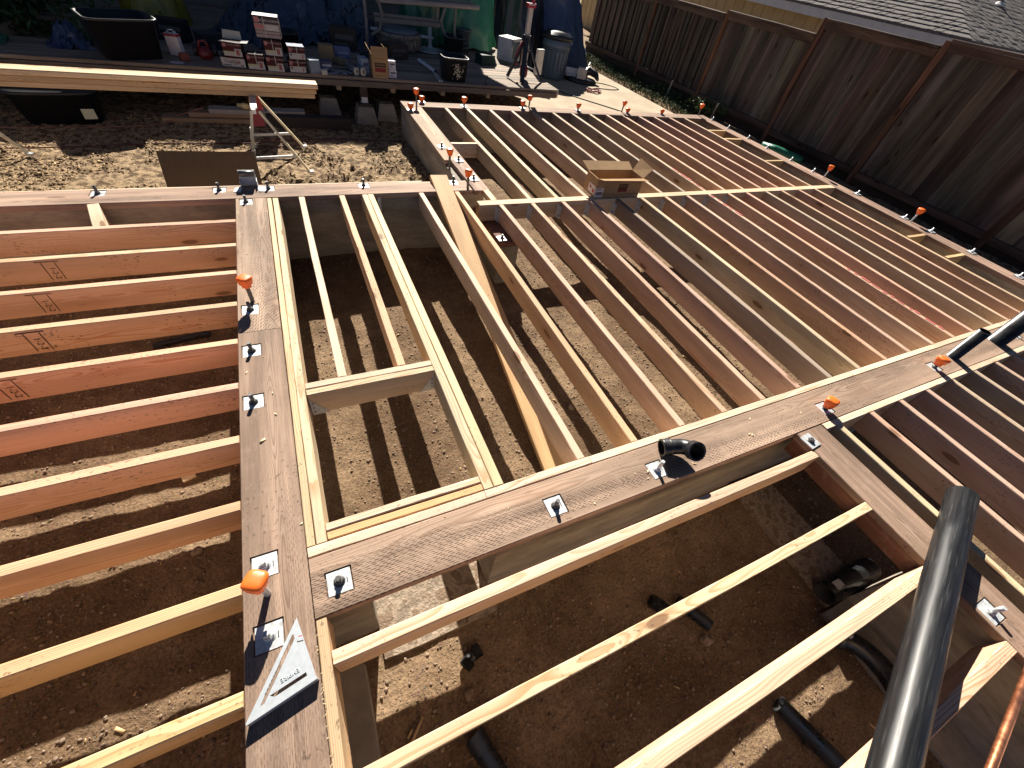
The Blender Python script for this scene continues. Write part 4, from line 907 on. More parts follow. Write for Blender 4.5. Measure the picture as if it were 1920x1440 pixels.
carton((-.395, 6.385, DZ), .235, .16, .088, R(-8), 'white fronted box with oval logo at the left of the box row', (DK, [(.01, .99, .02, .9, WH), (.08, .4, .12, .22, (.1, .08, .08)), (.78, .9, .1, .3, (.3, .2, .2))]), texts=[('TrueSpec', .042, .46, .55, (.05, .02, .02))])
ov = MB(); tso = [o for o in bpy.data.objects if o.get('label', '').startswith('white fronted')][0]
ring = [(-.01 + .075 * math.cos(a), -.0045, .052 + .027 * math.sin(a)) for a in np.linspace(-1.3, 2.3, 26)]
ov.tube(ring, .0022, 5); ov.build('logo_oval', 'print', tso, (.40, .03, .03))
ob = carton((-.375, 6.395, DZ + .092), .185, .15, .125, R(-8), 'open brown and white screw box with raised flaps on the oval logo box', scr, texts=tx)
flap('box_flap', [(-.0925, 0, .125), (.0925, 0, .125), (.095, -.05, .133), (-.1, -.05, .138)], ob, 'print', (.45, .43, .40)); flap('box_flap', [(.0925, .15, .125), (-.0925, .15, .125), (-.08, .17, .2), (.09, .17, .195)], ob, 'print', (.42, .39, .33)); flap('box_flap', [(.0925, 0, .125), (.0925, .15, .125), (.16, .15, .13), (.16, .01, .128)], ob, 'print', (.45, .43, .4))
carton((-.172, 6.335, DZ), .172, .16, .138, R(-5), 'strapped screw box second from left in the bottom row', scr, .05, texts=tx)
carton((.022, 6.31, DZ), .172, .16, .138, R(-3), 'strapped screw box at the bottom of the tall stack', scr, .05, texts=tx)
carton((.035, 6.315, DZ + .142), .172, .16, .138, R(-3), 'strapped screw box in the middle of the tall stack', scr, .0, texts=tx)
carton((.02, 6.345, DZ + .288), .245, .17, .185, R(-4), 'sunlit white topped screw box on top of the tall stack', (DK, [(.02, .98, .02, .96, (.35, .28, .26)), (.02, .98, .66, .96, (.06, .05, .06)), (.04, .24, .70, .94, PK), (.02, .4, .42, .62, PK), (.45, .97, .36, .62, (.5, .46, .44)), (.02, .98, .18, .2, RB), (.02, .98, .33, .35, RB)]), -.1, (.72, .70, .66), [('WOOD SCREWS', .028, .62, .80, (.6, .56, .5))])
carton((.250, 6.32, DZ), .175, .15, .118, R(2), 'lower box of the short strapped stack at the right of the row', scr2, .05, texts=tx)
carton((.268, 6.325, DZ + .122), .175, .15, .118, R(2), 'upper box of the short strapped stack with blue lit top', scr2, .02, (.2, .24, .32), texts=tx)
t = thing('solvent_can', 'white rectangular can with a red band beside the black tote', 'can', (-.935, 6.72, DZ), R(-20))
mb = MB(); mb.box((0, 0, .095), (.125, .07, .19)); mb.build('can_body', 'paint', t, (.62, .58, .58)); mb = MB(); mb.box((0, 0, .178), (.129, .074, .022)); mb.build('can_band', 'paint', t, (.32, .03, .04)); mb = MB(); mb.tube([(-.03, 0, .19), (-.03, 0, .215), (.03, 0, .222)], .006, 8); mb.lathe([(.015, 0), (.015, .018)], (.03, .01, .19), 12); mb.build('can_handle', 'galv', t)
t = thing('laser_tool', 'red power tool with black grips lying on the deck', 'power tool', (-.66, 6.62, DZ), R(10))
mb = MB(); mb.lathe([(.03, 0), (.065, .02), (.07, .06), (.05, .10), (.02, .115)], (0, 0, 0), 16, sx=1.1, sy=.8); mb.build('tool_body', 'plastic', t, (.13, .011, .011)); mb = MB(); mb.tube([(-.05, 0, .09), (-.03, .01, .16), (.03, .01, .165), (.05, 0, .1)], .014, 8); mb.build('tool_handle', 'plastic', t, (.12, .01, .011)); mb = MB(); mb.tube([(-.09, 0, .03), (-.085, .02, .13)], .022, 10); mb.build('tool_grip', 'plastic', t, (.015, .014, .014)); mb = MB(); mb.tube([(.1, 0, .03), (.095, .03, .13)], .026, 10); mb.build('tool_grip', 'plastic', t, (.015, .014, .014))
mb = MB(); mb.box((0, 0, .03), (.08, .06, .06)); mb.box((0, 0, .064), (.06, .045, .012)); tag(mb.build('battery_pack', 'plastic', None, (.16, .025, .02), (-.86, 6.50, DZ), (0, 0, .4)), 'dull red battery pack in front of the white can', 'battery')
mb = MB(); mb.lathe([(.055, 0), (.06, .004), (.05, .006)], (0, 0, 0), 20, sx=1.2, sy=.8); tag(mb.build('paper_plate', 'paint', None, (.4, .4, .46), (-.93, 6.40, DZ)), 'whitish flat lid lying on the deck edge left of the red tool', 'lid')
# orange-brown tall open carton
t = thing('tall_carton', 'tall open brown cardboard carton with a red label at the deck edge', 'cardboard box', (1.185, 6.305, DZ), R(-3))
w, d, h = .185, .21, .235; mb = MB(); mb.box((0, .002, h / 2), (w, .004, h)); mb.box((0, d, h / 2), (w, .004, h)); mb.box((-w / 2, d / 2, h / 2), (.004, d, h)); mb.box((w / 2, d / 2, h / 2), (.004, d, h)); mb.box((0, d / 2, .003), (w, d, .005)); mb.build('box_body', 'card', t)
flap('box_flap', [(-w / 2, 0, h), (w / 2, 0, h), (w / 2 + .004, .015, h + .075), (-w / 2 - .004, .015, h + .075)], t); flap('box_flap', [(-w / 2, d, h), (-w / 2, 0, h), (-w / 2 - .045, .02, h + .07), (-w / 2 - .04, d, h + .075)], t); flap('box_flap', [(w / 2, 0, h), (w / 2, d, h), (w / 2 - .04, d, h + .075), (w / 2 - .015, .04, h + .06)], t)
mb = MB(); mb.box((0, -.0008, .135), (.13, .001, .045)); mb.build('print_panel', 'print', t, (.03, .015, .01)); mb = MB(); mb.box((0, -.0016, .137), (.11, .001, .026)); mb.build('print_window', 'print', t, (.18, .12, .07)); mb = MB(); mb.box((0, -.0008, .085), (.13, .001, .042)); mb.build('print_panel', 'print', t, (.22, .035, .03)); mb = MB(); mb.box((0, -.0008, .03), (.15, .001, .004)); mb.box((0, -.0008, .2), (.16, .001, .003)); mb.build('print_line', 'print', t, (.12, .06, .03))
text('print_lettering', 'SIMPSON', .02, 'print', t, (0, -.0025, .137), (R(90), 0, 0), (.05, .03, .02))
def ibox(loc, s, rz, label, col, dark=None, name='small_box', group='small cartons on the deck', cat='box'):
    t = thing(name, label, cat, loc, rz, group); mb = MB(); mb.box((0, 0, s[2] / 2), s); mb.build('carton_body', 'print', t, col)
    if dark: mb = MB(); mb.box((.05 * s[0], -s[1] / 2 - .0008, s[2] * .62), (s[0] * .7, .001, s[2] * .22)); mb.box((-.1 * s[0], -s[1] / 2 - .0008, s[2] * .3), (s[0] * .5, .001, s[2] * .1)); mb.build('print_panel', 'print', t, dark)
    return t
ibox((1.34, 6.42, DZ), (.095, .12, .085), .05, 'lower white fastener carton right of the tall brown carton', (.56, .56, .62), (.1, .1, .16))
ibox((1.345, 6.43, DZ + .087), (.085, .12, .085), -.05, 'upper white fastener carton right of the tall brown carton', (.58, .58, .63), (.1, .1, .16))
ibox((1.025, 6.56, DZ), (.085, .16, .15), .12, 'upright white and blue package left of the tall brown carton', (.30, .36, .44), (.08, .09, .16))
for k, x in enumerate((.905, .985)):
    t = thing('caulk_tube', ['left', 'right'][k] + ' one of two grey tool cases with rounded pale ends at the deck edge', 'tool case', (x, 6.38, DZ), R(14 - 8 * k), 'pair of tool cases')
    mb = MB(); mb.box((0, .14, .045), (.06, .30, .05), taper=.8); mb.build('case_body', 'plastic', t, (.10, .13, .17)); mb = MB(); mb.lathe([(.03, 0), (.034, .02), (.034, .05), (.03, .08)], (0, -.01, .002), 14, sy=.5); mb.build('case_end', 'plastic', t, (.46, .43, .36)); mb = MB(); mb.box((0, -.027, .045), (.016, .008, .03)); mb.build('case_slot', 'ink', t)
mb = MB(); mb.box((0, 0, .085), (.175, .15, .17)); tag(mb.build('cardboard_box', 'card', None, None, (.645, 6.97, DZ), (0, 0, -.1)), 'plain brown carton in front of the blue tarps', 'cardboard box')
ibox((.86, 7.15, DZ), (.19, .14, .12), -.05, 'small purple and white carton beside the post', (.24, .24, .34), (.5, .5, .6))
ibox((.57, 6.50, DZ), (.14, .10, .10), .05, 'dark blue and white carton behind the loose papers', (.08, .09, .14), (.5, .5, .52))
ibox((.425, 6.38, DZ), (.11, .12, .13), .3, 'crumpled pale plastic bag shaped carton right of the strapped stack', (.26, .31, .36))
t = rock('work_gloves', (.80, 6.84, DZ + .035), (.13, .06, .045), 'pair of dusty tan work gloves heaped on the deck', (.22, .17, .11), 'cloth', 'gloves')
ibox((.53, 6.33, DZ), (.06, .05, .045), .2, 'small pale spool at the deck edge', (.55, .5, .42))
for k in range(5):
    mb = MB(); mb.box((0, 0, .003), (.07 + .02 * (k % 2), .045, .004)); tag(mb.build('paper_scrap', 'print', None, (.22, .27, .33), (.60 + .055 * k, 6.36 + .035 * (k % 3), DZ + .001 + .004 * k), (.05, 0, .5 * k)), ['bluish paper scrap nearest the spool', 'second paper scrap from the spool', 'paper scrap in the middle of the litter', 'fourth paper scrap from the spool', 'paper scrap nearest the tool cases'][k] + ' at the deck edge', 'paper', 'paper scraps on the deck')
cord('pink_cord', [(.37, 6.33, DZ + .006), (.45, 6.29, DZ + .006), (.55, 6.325, DZ + .006), (.68, 6.35, DZ + .006)], .004, (.35, .22, .2), 'thin pinkish cord along the deck edge before the paper scraps', .003, 20)
pipe_thing('tube_light', [(1.93, 7.30, DZ + .025), (2.0, 6.72, DZ + .025)], .023, .019, 'bluish grey tube lying on the deck before the black crate', 'tube', ('galv', 'absdark'))
for k in (0, 1): mb = MB(); mb.box((0, 0, .008), (.014, .46, .014)); tag(mb.build('metal_strip', 'galv', None, None, (1.965 + .025 * k, 6.56, DZ), (0, 0, -.08 + .02 * k)), ['left', 'right'][k] + ' of two thin metal strips beside the black crate', 'metal strip', 'metal strips')
mb = MB(); mb.lathe([(.02, 0), (.022, .02), (.012, .05), (.012, .1)], (0, 0, 0), 12); tag(mb.build('marker_pen', 'plastic', None, (.05, .05, .06), (2.62, 6.36, DZ)), 'small dark bottle standing alone near the deck edge', 'bottle')
# stone planter tub
t = thing('planter_tub', 'round pale carved planter tub on the deck behind the tall carton', 'planter', (1.82, 8.05, DZ))
mb = MB(); mb.lathe([(.26, 0), (.315, .05), (.325, .17), (.335, .175), (.335, .215), (.30, .215), (.28, .14)], (0, 0, 0), 40); mb.build('tub_body', 'rubble', t)
mb = MB()
for k in range(26): a = k * 6.283 / 26; mb.box((.323 * math.cos(a), .323 * math.sin(a), .105), (.012, .05, .09), rot=Matrix.Rotation(a, 3, 'Z'))
mb.build('tub_carving', 'rubble', t)
mb = MB(); mb.lathe([(.30, .216), (.27, .26), (.15, .285), (.02, .29)], (0, 0, 0), 30); mb.build('tub_cover', 'tarp', t, (.10, .13, .15))
# pedestal with pierced base
t = thing('pedestal_stand', 'white pedestal stand with a pierced cast base under the green tarp', 'stand', (2.32, 8.10, DZ))
mb = MB(); mb.tube([(0, 0, .03), (0, 0, .30)], .028, 14); mb.lathe([(.05, .03), (.035, .08)], (0, 0, 0), 14); mb.build('stand_post', 'paint', t, (.48, .50, .50)); mb = MB()
for k in range(10): a = k * .6283; mb.box((.095 * math.cos(a), .095 * math.sin(a), .028), (.12, .018, .012), rot=Matrix.Rotation(a, 3, 'Z') @ Matrix.Rotation(.15, 3, 'Y'))
mb.tube([(.19 * math.cos(a), .19 * math.sin(a), .014) for a in np.linspace(0, 6.2832, 33)], .014, 8, cap=False); mb.tube([(.11 * math.cos(a), .11 * math.sin(a), .026) for a in np.linspace(0, 6.2832, 33)], .008, 8, cap=False); mb.build('stand_base', 'paint', t, (.5, .52, .5))
t2 = MB(); t2.tube([(1.40, 7.98, .325), (2.34, 7.98, .285)], .018, 12); t2.tube([(2.12, 7.98, .2945), (2.18, 7.98, .292)], .022, 12); tag(t2.build('white_pole', 'paint', None, (.50, .52, .54)), 'white pole lying across the planter tub towards the pedestal', 'pole')
# bench frame
t = thing('garden_bench', 'old wooden garden bench frame with curved legs on the deck', 'bench', (0, 0, 0))
FW = (.20, .175, .145)
def bar(name, pts, r, col=FW, n=6): mb = MB(); mb.tube(pts, r, n, smooth=False); return mb.build(name, 'paint', t, col)
bar('seat_rail', [(1.50, 7.95, .645), (3.05, 7.95, .71)], .03, (.33, .28, .24)); bar('seat_slat', [(1.50, 8.05, .67), (3.0, 8.05, .735)], .025)
bar('stretcher', [(1.45, 7.9, .44), (2.42, 7.9, .455)], .03); bar('stretcher', [(1.45, 7.95, .49), (2.42, 7.95, .50)], .022)
for x in (1.33,): bar('leg', [(x, 7.9, .72), (x - .0, 7.88, .4), (x - .02, 7.86, DZ)], .024)
bar('curved_leg', [(1.5, 7.92, .72), (1.57, 7.92, .5), (1.52, 7.92, .33), (1.40, 7.92, .26)], .022); bar('curved_leg', [(2.5, 7.92, .66), (2.44, 7.92, .5), (2.5, 7.92, .35), (2.66, 7.92, .22)], .022); bar('leg', [(2.42, 8.0, .68), (2.40, 8.0, .48)], .028); bar('leg', [(2.68, 7.95, .70), (2.66, 7.93, .4), (2.73, 7.9, DZ)], .02)
# tarps
def drape(name, c, z0, z1, rx, ry, top, fold, seed, col, label, n=72, m=18, lean=(0, 0), cat='tarp', pow_=1.4, crump=.02):
    """cloth hanging over something: a folded shell widening downwards, with a crumpled crown"""
    vs = []; rs = random.Random(seed); o = Vector((seed * 3.1, seed * 1.7, 0))
    for i in range(m + 1):
        u = i / m
        for k in range(n):
            a = 6.28318 * k / n; ca, sa = math.cos(a), math.sin(a)
            q = (abs(ca) ** 3 + abs(sa) ** 3) ** (-1 / 3)
            if u < .35: rr = u / .35 * top; z = z1 - .06 * (u / .35) ** 3 * (z1 - z0)
            else:
                w = (u - .35) / .65; rr = top + (1 - top) * w ** pow_; z = z1 - (.06 + .94 * w) * (z1 - z0)
            f = mnoise.noise(Vector((ca * 2.6, sa * 2.6, z * .7)) + o) * fold * (.25 + rr) + abs(mnoise.noise(Vector((ca * 6, sa * 6, z * 1.6)) + o)) * fold * .8 * rr
            cr = mnoise.noise(Vector((ca * rr * 9, sa * rr * 9, z * 6)) + o) * crump
            x = ca * q * rr * rx * (1 + f); y = sa * q * rr * ry * (1 + f)
            zz = z + cr * 1.6 + (mnoise.noise(Vector((x * 3, y * 3, 0)) + o) * fold * .35 * (z1 - z0) if u < .6 else 0)
            if i == m: zz = z0 + max(0, mnoise.noise(Vector((ca * 3, sa * 3, 5)) + o)) * .08
            vs.append((x + cr + lean[0] * (z - z0), y + cr + lean[1] * (z - z0), zz))
    fs = [(i * n + k, (i + 1) * n + k, (i + 1) * n + (k + 1) % n, i * n + (k + 1) % n) for i in range(m) for k in range(n)]
    mb = MB(); mb.add(vs, fs, 0, True); return tag(mb.build(name, 'tarp', None, col, (c[0], c[1], 0)), label, cat)
drape('blue_tarp', (5.35, 10.15), -.29, 1.12, 1.0, .75, .72, .22, 3, (.035, .06, .12), 'shiny blue tarp draped over a pile by the fence', lean=(-.05, .1), crump=.05)
drape('dark_tarp', (4.55, 9.75), -.29, 1.05, .50, .55, .8, .2, 5, (.010, .014, .024), 'dark navy tarp hanging left of the trash can', crump=.03)
drape('green_tarp', (2.95, 8.80), DZ + .03, .98, .62, .42, .8, .3, 8, (.03, .17, .085), 'translucent green tarp hanging beside the bench', crump=.03)
drape('green_tarp', (2.28, 8.60), DZ + .02, .95, .27, .25, .9, .3, 12, (.025, .13, .07), 'green tarp fold hanging behind the white pole', crump=.03)
drape('blue_tarp', (.45, 8.15), DZ, .62, .75, .55, .34, .5, 14, (.035, .055, .085), 'crumpled blue grey tarp heap behind the screw boxes', crump=.11, n=120, m=30)
drape('blue_tarp', (-.15, 8.0), DZ, .45, .42, .45, .34, .5, 17, (.028, .045, .07), 'low dark blue tarp heap left of the tall screw box stack', crump=.1, n=120, m=30)
drape('blue_tarp', (1.05, 8.5), DZ, .85, .45, .5, .34, .5, 20, (.04, .065, .095), 'taller grey blue tarp heap behind the bench leg', crump=.1, n=120, m=30)
drape('yellow_bag', (-1.25, 8.35), DZ, .62, .36, .28, .8, .14, 23, (.20, .16, .01), 'dark yellow sack standing behind the black tote', cat='sack')
drape('plastic_bag', (-1.86, 6.78), DZ, .27, .16, .14, .4, .5, 25, (.02, .04, .10), 'blue and clear plastic bag left of the black tote', cat='bag', crump=.03)
drape('plastic_bag', (-1.70, 6.98), DZ, .30, .14, .12, .4, .5, 27, (.05, .09, .025), 'green printed plastic bag behind the blue bag', cat='bag', crump=.03)
drape('green_bucket', (-2.50, 6.72), DZ, .22, .16, .14, .6, .2, 29, (.015, .12, .06), 'dark green sack at the left end of the deck', cat='sack')
# grey pail behind
mb = MB(); mb.lathe([(.095, 0), (.12, .28), (.128, .285), (.128, .30), (.11, .30)], (0, 0, 0), 28)
for z in (.06, .12, .18): mb.lathe([(.109, z), (.113, z + .01), (.111, z + .02)], (0, 0, 0), 28)
tag(mb.build('grey_pail', 'plastic', None, (.075, .085, .09), (2.93, 8.28, DZ)), 'dark ribbed pail in front of the green tarp', 'pail')
ibox((1.62, 7.45, DZ), (.30, .22, .17), .3, 'dark closed carton on the deck before the planter tub', (.07, .05, .035), (.12, .1, .09), group='dark clutter on the deck')
ibox((.98, 7.75, DZ), (.34, .26, .24), -.2, 'dark brown carton under the tall blue tarp heap', (.06, .045, .03), (.14, .12, .1), group='dark clutter on the deck')
ibox((-.62, 7.15, DZ), (.26, .2, .15), .4, 'dark grey case behind the oval logo box', (.03, .032, .036), group='dark clutter on the deck', name='tool_case', cat='case')
ibox((-1.0, 7.4, DZ), (.32, .18, .20), -.3, 'black equipment case behind the white can', (.016, .016, .018), (.1, .1, .1), group='dark clutter on the deck', name='tool_case', cat='case')
ibox((3.05, 7.55, DZ), (.24, .2, .13), .2, 'dark green case left of the boxy pale appliance', (.02, .045, .035), group='dark clutter on the deck', name='tool_case', cat='case')
tote((.15, 7.35, DZ), R(10), .42, .32, .20, 'dark open crate behind the tall screw box stack', (.014, .015, .018), (.02, .021, .024))
tote((2.62, 7.85, DZ), R(-12), .30, .30, .26, 'small dark bucket crate beside the ribbed pail', (.015, .02, .022), (.02, .024, .026))
hc = [(1.25 + .15 * math.cos(a), 7.2 + .10 * math.sin(a), DZ + .012 + .0016 * k) for k, a in enumerate(np.linspace(0, 19, 46))]
cord('hose_coil', hc, .011, (.02, .035, .03), 'coiled dark hose lying on the deck behind the tall carton', .004, 160)
cord('deck_cable', [(-.5, 6.62, DZ + .006), (-.2, 6.75, DZ + .006), (.3, 6.70, DZ + .006), (.75, 6.62, DZ + .006), (1.5, 6.75, DZ + .006)], .006, (.02, .02, .022), 'black cable lying across the deck behind the boxes', .006, 40)
drape('plastic_bag', (.33, 6.72, DZ), .24, .14, .12, .4, .5, 33, (.10, .12, .15), 'crumpled grey plastic bag behind the short strapped stack', cat='bag', crump=.03) if False else None
# tripod work light
t = thing('tripod_light', 'red and white tripod work light standing at the right end of the deck', 'work light', (3.36, 6.80, DZ))
mb = MB(); mb.box((.0, 0, .60), (.062, .05, .50)); mb.build('light_mast', 'plastic', t, (.55, .50, .44)); mb = MB(); mb.box((-.01, -.02, .83), (.13, .06, .045)); mb.box((.03, 0, .865), (.03, .03, .05)); mb.build('light_head', 'plastic', t, (.36, .02, .025)); mb = MB(); mb.box((-.01, -.052, .84), (.09, .004, .012)); mb.build('light_lens', 'galv', t)
mb = MB(); mb.box((.02, .03, .30), (.085, .05, .30)); mb.build('battery_panel', 'plastic', t, (.52, .49, .43)); mb = MB(); mb.lathe([(.05, .03), (.06, .06), (.058, .15), (.03, .18)], (.02, 0, 0), 16); mb.build('light_base', 'plastic', t, (.22, .014, .018)); mb = MB(); mb.box((0, -.01, .48), (.09, .07, .07)); mb.box((.03, -.03, .34), (.05, .04, .02)); mb.box((.02, -.03, .22), (.06, .04, .02)); mb.build('mast_collar', 'plastic', t, (.02, .022, .026))
for k, (fx, fy, w) in enumerate(((-.23, .02, .026), (-.12, -.27, .034), (.26, -.14, .018))):
    mb = MB(); mb.tube([(fx * .08, fy * .08, .48), (fx * .6, fy * .6, .2), (fx, fy, .015)], w, 4, smooth=False); mb.build('leg', 'plastic', t, (.018, .022, .03))
mb = MB(); mb.tube([(-.06, .0, .44), (-.12, .02, .26), (-.10, .03, .16)], .018, 8); mb.build('handle_strap', 'plastic', t, (.28, .018, .02)); mb = MB(); mb.tube([(.03, -.01, .16), (.20, -.05, .13)], .008, 6); mb.build('leg_brace', 'galv', t)
# appliance
t = thing('old_monitor', 'boxy pale appliance with a dark glass front at the back of the deck', 'appliance', (3.66, 8.02, DZ), R(38))
mb = MB(); mb.box((0, 0, .15), (.30, .28, .30)); mb.build('appliance_body', 'plastic', t, (.46, .48, .48)); mb = MB(); mb.box((-.02, -.142, .15), (.22, .006, .22)); mb.build('appliance_front', 'plastic', t, (.05, .08, .10)); mb = MB(); mb.tube([(-.15, -.12, .30), (-.17, -.14, .2), (-.14, -.15, .31)], .006, 6); mb.build('appliance_cable', 'cord', t, (.02, .02, .02))
t = thing('white_case', 'white case standing behind the tripod work light', 'case', (3.80, 7.15, DZ), R(20)); mb = MB(); mb.box((0, 0, .16), (.13, .05, .32)); mb.build('panel_body', 'plastic', t, (.55, .53, .48))
# ------------------------------------------------------------------ patio, trash can, saw
def slab():
    mb = MB(); mb.box((5.2, 9.5, -.345), (3.14, 7.3, .09)); return tag(mb.build('patio', 'slab'), kind='structure')
slab(); PZ = -.30
t = thing('trash_can', 'grey blue trash can with a black lid on the patio', 'trash can', (5.10, 8.98, PZ))
mb = MB(); mb.lathe([(.215, 0), (.235, .05), (.262, .50), (.275, .505), (.275, .53), (.27, .66)], (0, 0, 0), 40); mb.build('can_body', 'plastic', t, (.10, .135, .18))
mb = MB()
for k in range(20): a = k * 6.283 / 20; mb.box((.245 * math.cos(a), .245 * math.sin(a), .27), (.014, .036, .36), rot=Matrix.Rotation(a, 3, 'Z') @ Matrix.Rotation(.058, 3, 'Y'))
mb.build('can_rib', 'plastic', t, (.095, .13, .175))
mb = MB(); mb.lathe([(.285, .62), (.305, .655), (.305, .675), (.28, .70), (.25, .705), (.23, .735), (.10, .745)], (0, 0, 0), 40); mb.build('can_lid', 'plastic', t, (.02, .021, .024))
mb = MB(); mb.box((.285, -.03, .58), (.05, .09, .05)); mb.build('can_handle', 'plastic', t, (.09, .125, .17))
t = thing('mitre_saw', 'dusty black power saw with a pale square guard on the patio', 'power saw', (5.72, 8.85, PZ), R(-35))
mb = MB(); mb.lathe([(.30, .0), (.32, .03), (.28, .07), (.1, .09)], (0, 0, 0), 26, sx=1.1, sy=.75); mb.build('saw_table', 'plastic', t, (.018, .018, .02)); mb = MB(); mb.box((.02, -.10, .16), (.18, .16, .17)); mb.build('saw_guard', 'paint', t, (.55, .50, .44)); mb = MB(); mb.box((-.16, .05, .13), (.34, .05, .12)); mb.box((-.19, -.02, .075), (.2, .14, .04)); mb.build('saw_fence', 'galv', t); mb = MB(); mb.tube([(.0, .1, .1), (.15, .2, .18), (.3, .15, .14), (.36, .05, .08)], .05, 8, rs=[.07, .08, .06, .03]); mb.build('saw_motor', 'plastic', t, (.02, .02, .022)); mb = MB(); mb.tube([(.1, .2, .2), (.12, .42, .28), (.16, .6, .18)], .012, 6); mb.build('saw_arm', 'galv', t)
cord('power_cord', [(5.9, 8.9, PZ + .008), (6.3, 8.75, PZ + .008), (6.45, 8.45, PZ + .008), (6.2, 8.35, PZ + .008), (5.85, 8.4, PZ + .008)], .007, (.03, .03, .03), 'black power cord looping over the sunlit patio', .004)
cord('power_cord', [(4.6, 8.4, PZ + .008), (4.9, 7.75, PZ + .008), (5.3, 7.2, PZ + .008), (5.7, 6.6, PZ + .008), (5.9, 6.2, PZ + .008)], .008, (.025, .024, .022), 'black power cord running from the deck corner along the patio', .004)
cp = [(5.62 + .14 * math.cos(a) * (1 + .25 * math.sin(a * 2.3)), 8.12 + .09 * math.sin(a) * (1 + .3 * math.cos(a * 1.7)), PZ + .01 + .008 * (k % 5)) for k, a in enumerate(np.linspace(0, 26, 70))]
cord('coiled_cord', cp, .0075, (.30, .07, .06), 'tangled red extension cord coiled on the patio', .004, 260)

# ------------------------------------------------------------------ fence
FX = 7.70
def fence_panel(y0, y1, ztop, zbot, n, label, col, gap=-.004, kick=True, alt=0.0):
    t = thing('board_fence', label, 'fence', (FX, y0, zbot), 0, 'panels of the board fence')
    w = (y1 - y0) / n
    for k in range(n):
        ww = w * (1 - alt * .35 * (k % 2)) - gap; yc = (k + .5) * w + random.uniform(-.004, .004); off = .012 * random.random() + (.022 * (k % 2) if alt else 0)
        me = plank_mesh('fence_board', ztop - zbot - .038 - random.uniform(0, .01), ww, .018, 'fence', seg=5, bow=.004)
        o = link('fence_board', me, t, jit(col, .42, .10)); o.matrix_local = Matrix(((0, 0, -1, off), (0, -1, 0, yc), (1, 0, 0, .06), (0, 0, 0, 1))).to_4x4() if False else Matrix.Translation((off, yc, .0)) @ Matrix(((0, 0, -1, 0), (0, 1, 0, 0), (1, 0, 0, 0), (0, 0, 0, 1)))
    def rail(name, z, th, dep, xoff, c): 
        me = plank_mesh(name, y1 - y0 - .004, th, dep, 'fence', seg=6, bow=.002); o = link(name, me, t, c); o.matrix_local = Matrix.Translation((xoff, .002, z)) @ Matrix.Rotation(R(90), 4, 'Z')
    if alt:
        for k in range(n + 1):
            me = plank_mesh('fence_board', ztop - zbot - .05, w * .96, .016, 'fence', seg=4, bow=.004)
            o = link('fence_board', me, t, jit(col, .28, .08)); o.matrix_local = Matrix.Translation((.062, min(max(k * w, w * .4), y1 - y0 - w * .4), .0)) @ Matrix(((0, 0, -1, 0), (0, 1, 0, 0), (1, 0, 0, 0), (0, 0, 0, 1)))
    rail('top_rail', ztop - zbot, .115, .036, -.012, jit((.12, .085, .068)))
    rail('face_rail', ztop - zbot - .038, .02, .085, -.025, jit((.105, .07, .055)))
    rail('bottom_rail', .055, .05, .085, -.012, jit((.085, .055, .045)))
    if kick: rail('kick_board', -.034, .022, .18, .02, jit((.045, .032, .026)))
    return t
COLF = (.135, .098, .075)
fence_panel(3.85, 5.52, 1.385, -.13, 9, 'tall fence panel in the middle of the fence behind the right sill', (.098, .078, .064))
fence_panel(1.94, 3.76, 1.465, -.15, 9, 'tall fence panel at the right edge of the picture', (.105, .083, .068))
fence_panel(.02, 1.86, 1.465, -.17, 9, 'fence panel at the far right standing past the picture edge', (.16, .11, .085))
fence_panel(-1.9, -.06, 1.44, -.17, 9, 'fence panel nearest the camera beyond the right picture edge', (.16, .11, .085))
fence_panel(5.60, 7.46, 1.20, -.10, 11, 'lower knotty fence panel left of the tall panels', (.096, .079, .066))
fence_panel(7.54, 9.55, 1.15, -.10, 17, 'old grey fence panel with gaps behind the patio', (.085, .072, .06), gap=.018, alt=1.0)
fence_panel(9.63, 12.0, 1.10, -.10, 20, 'farthest old grey fence panel beside the blue tarp', (.08, .068, .056), gap=.02, alt=1.0)
for k, (y, z) in enumerate(((5.56, 1.385), (3.805, 1.44), (1.90, 1.44), (-.02, 1.44), (7.50, 1.20), (9.59, 1.15))):
    me = plank_mesh('fence_post', z + .42, .078, .09, 'fence', seg=5, bow=.002); o = link('fence_post', me, None, jit((.13, .065, .043) if k < 4 else (.15, .075, .04), .1))
    o.matrix_world = Matrix.Translation((FX - .035, y, -.42)) @ Matrix(((0, 0, -1, 0), (0, 1, 0, 0), (1, 0, 0, 0), (0, 0, 0, 1)))
    tag(o, ['reddish fence post at the step of the fence top', 'reddish fence post between the two tall panels', 'fence post at the right picture edge', 'fence post beyond the right picture edge', 'orange tinted fence post at the start of the old grey panels', 'farthest fence post behind the blue tarp'][k], 'fence post', 'fence posts')
# weeds and grass strip along the fence
def blades(name, n, x0, x1, y0, y1, h0, h1, mat, label, wd=.004, cl=.0):
    vs = []; fs = []
    for k in range(n):
        x = random.uniform(x0, x1); y = random.uniform(y0, y1); z = GZ(x, y) - .005; h = random.uniform(h0, h1); a = random.uniform(0, 6.28); l = random.uniform(.2, .9) * h
        dx, dy = math.cos(a), math.sin(a); px, py = -dy * wd, dx * wd; b = len(vs)
        vs += [(x - px, y - py, z), (x + px, y + py, z), (x + dx * l * .4 + px * .8, y + dy * l * .4 + py * .8, z + h * .65), (x + dx * l * .4 - px * .8, y + dy * l * .4 - py * .8, z + h * .65), (x + dx * l, y + dy * l, z + h)]
        fs += [(b, b + 1, b + 2, b + 3), (b + 3, b + 2, b + 4)]
    mb = MB(); mb.add(vs, fs); return tag(mb.build(name, mat), label, 'grass', kind='stuff')
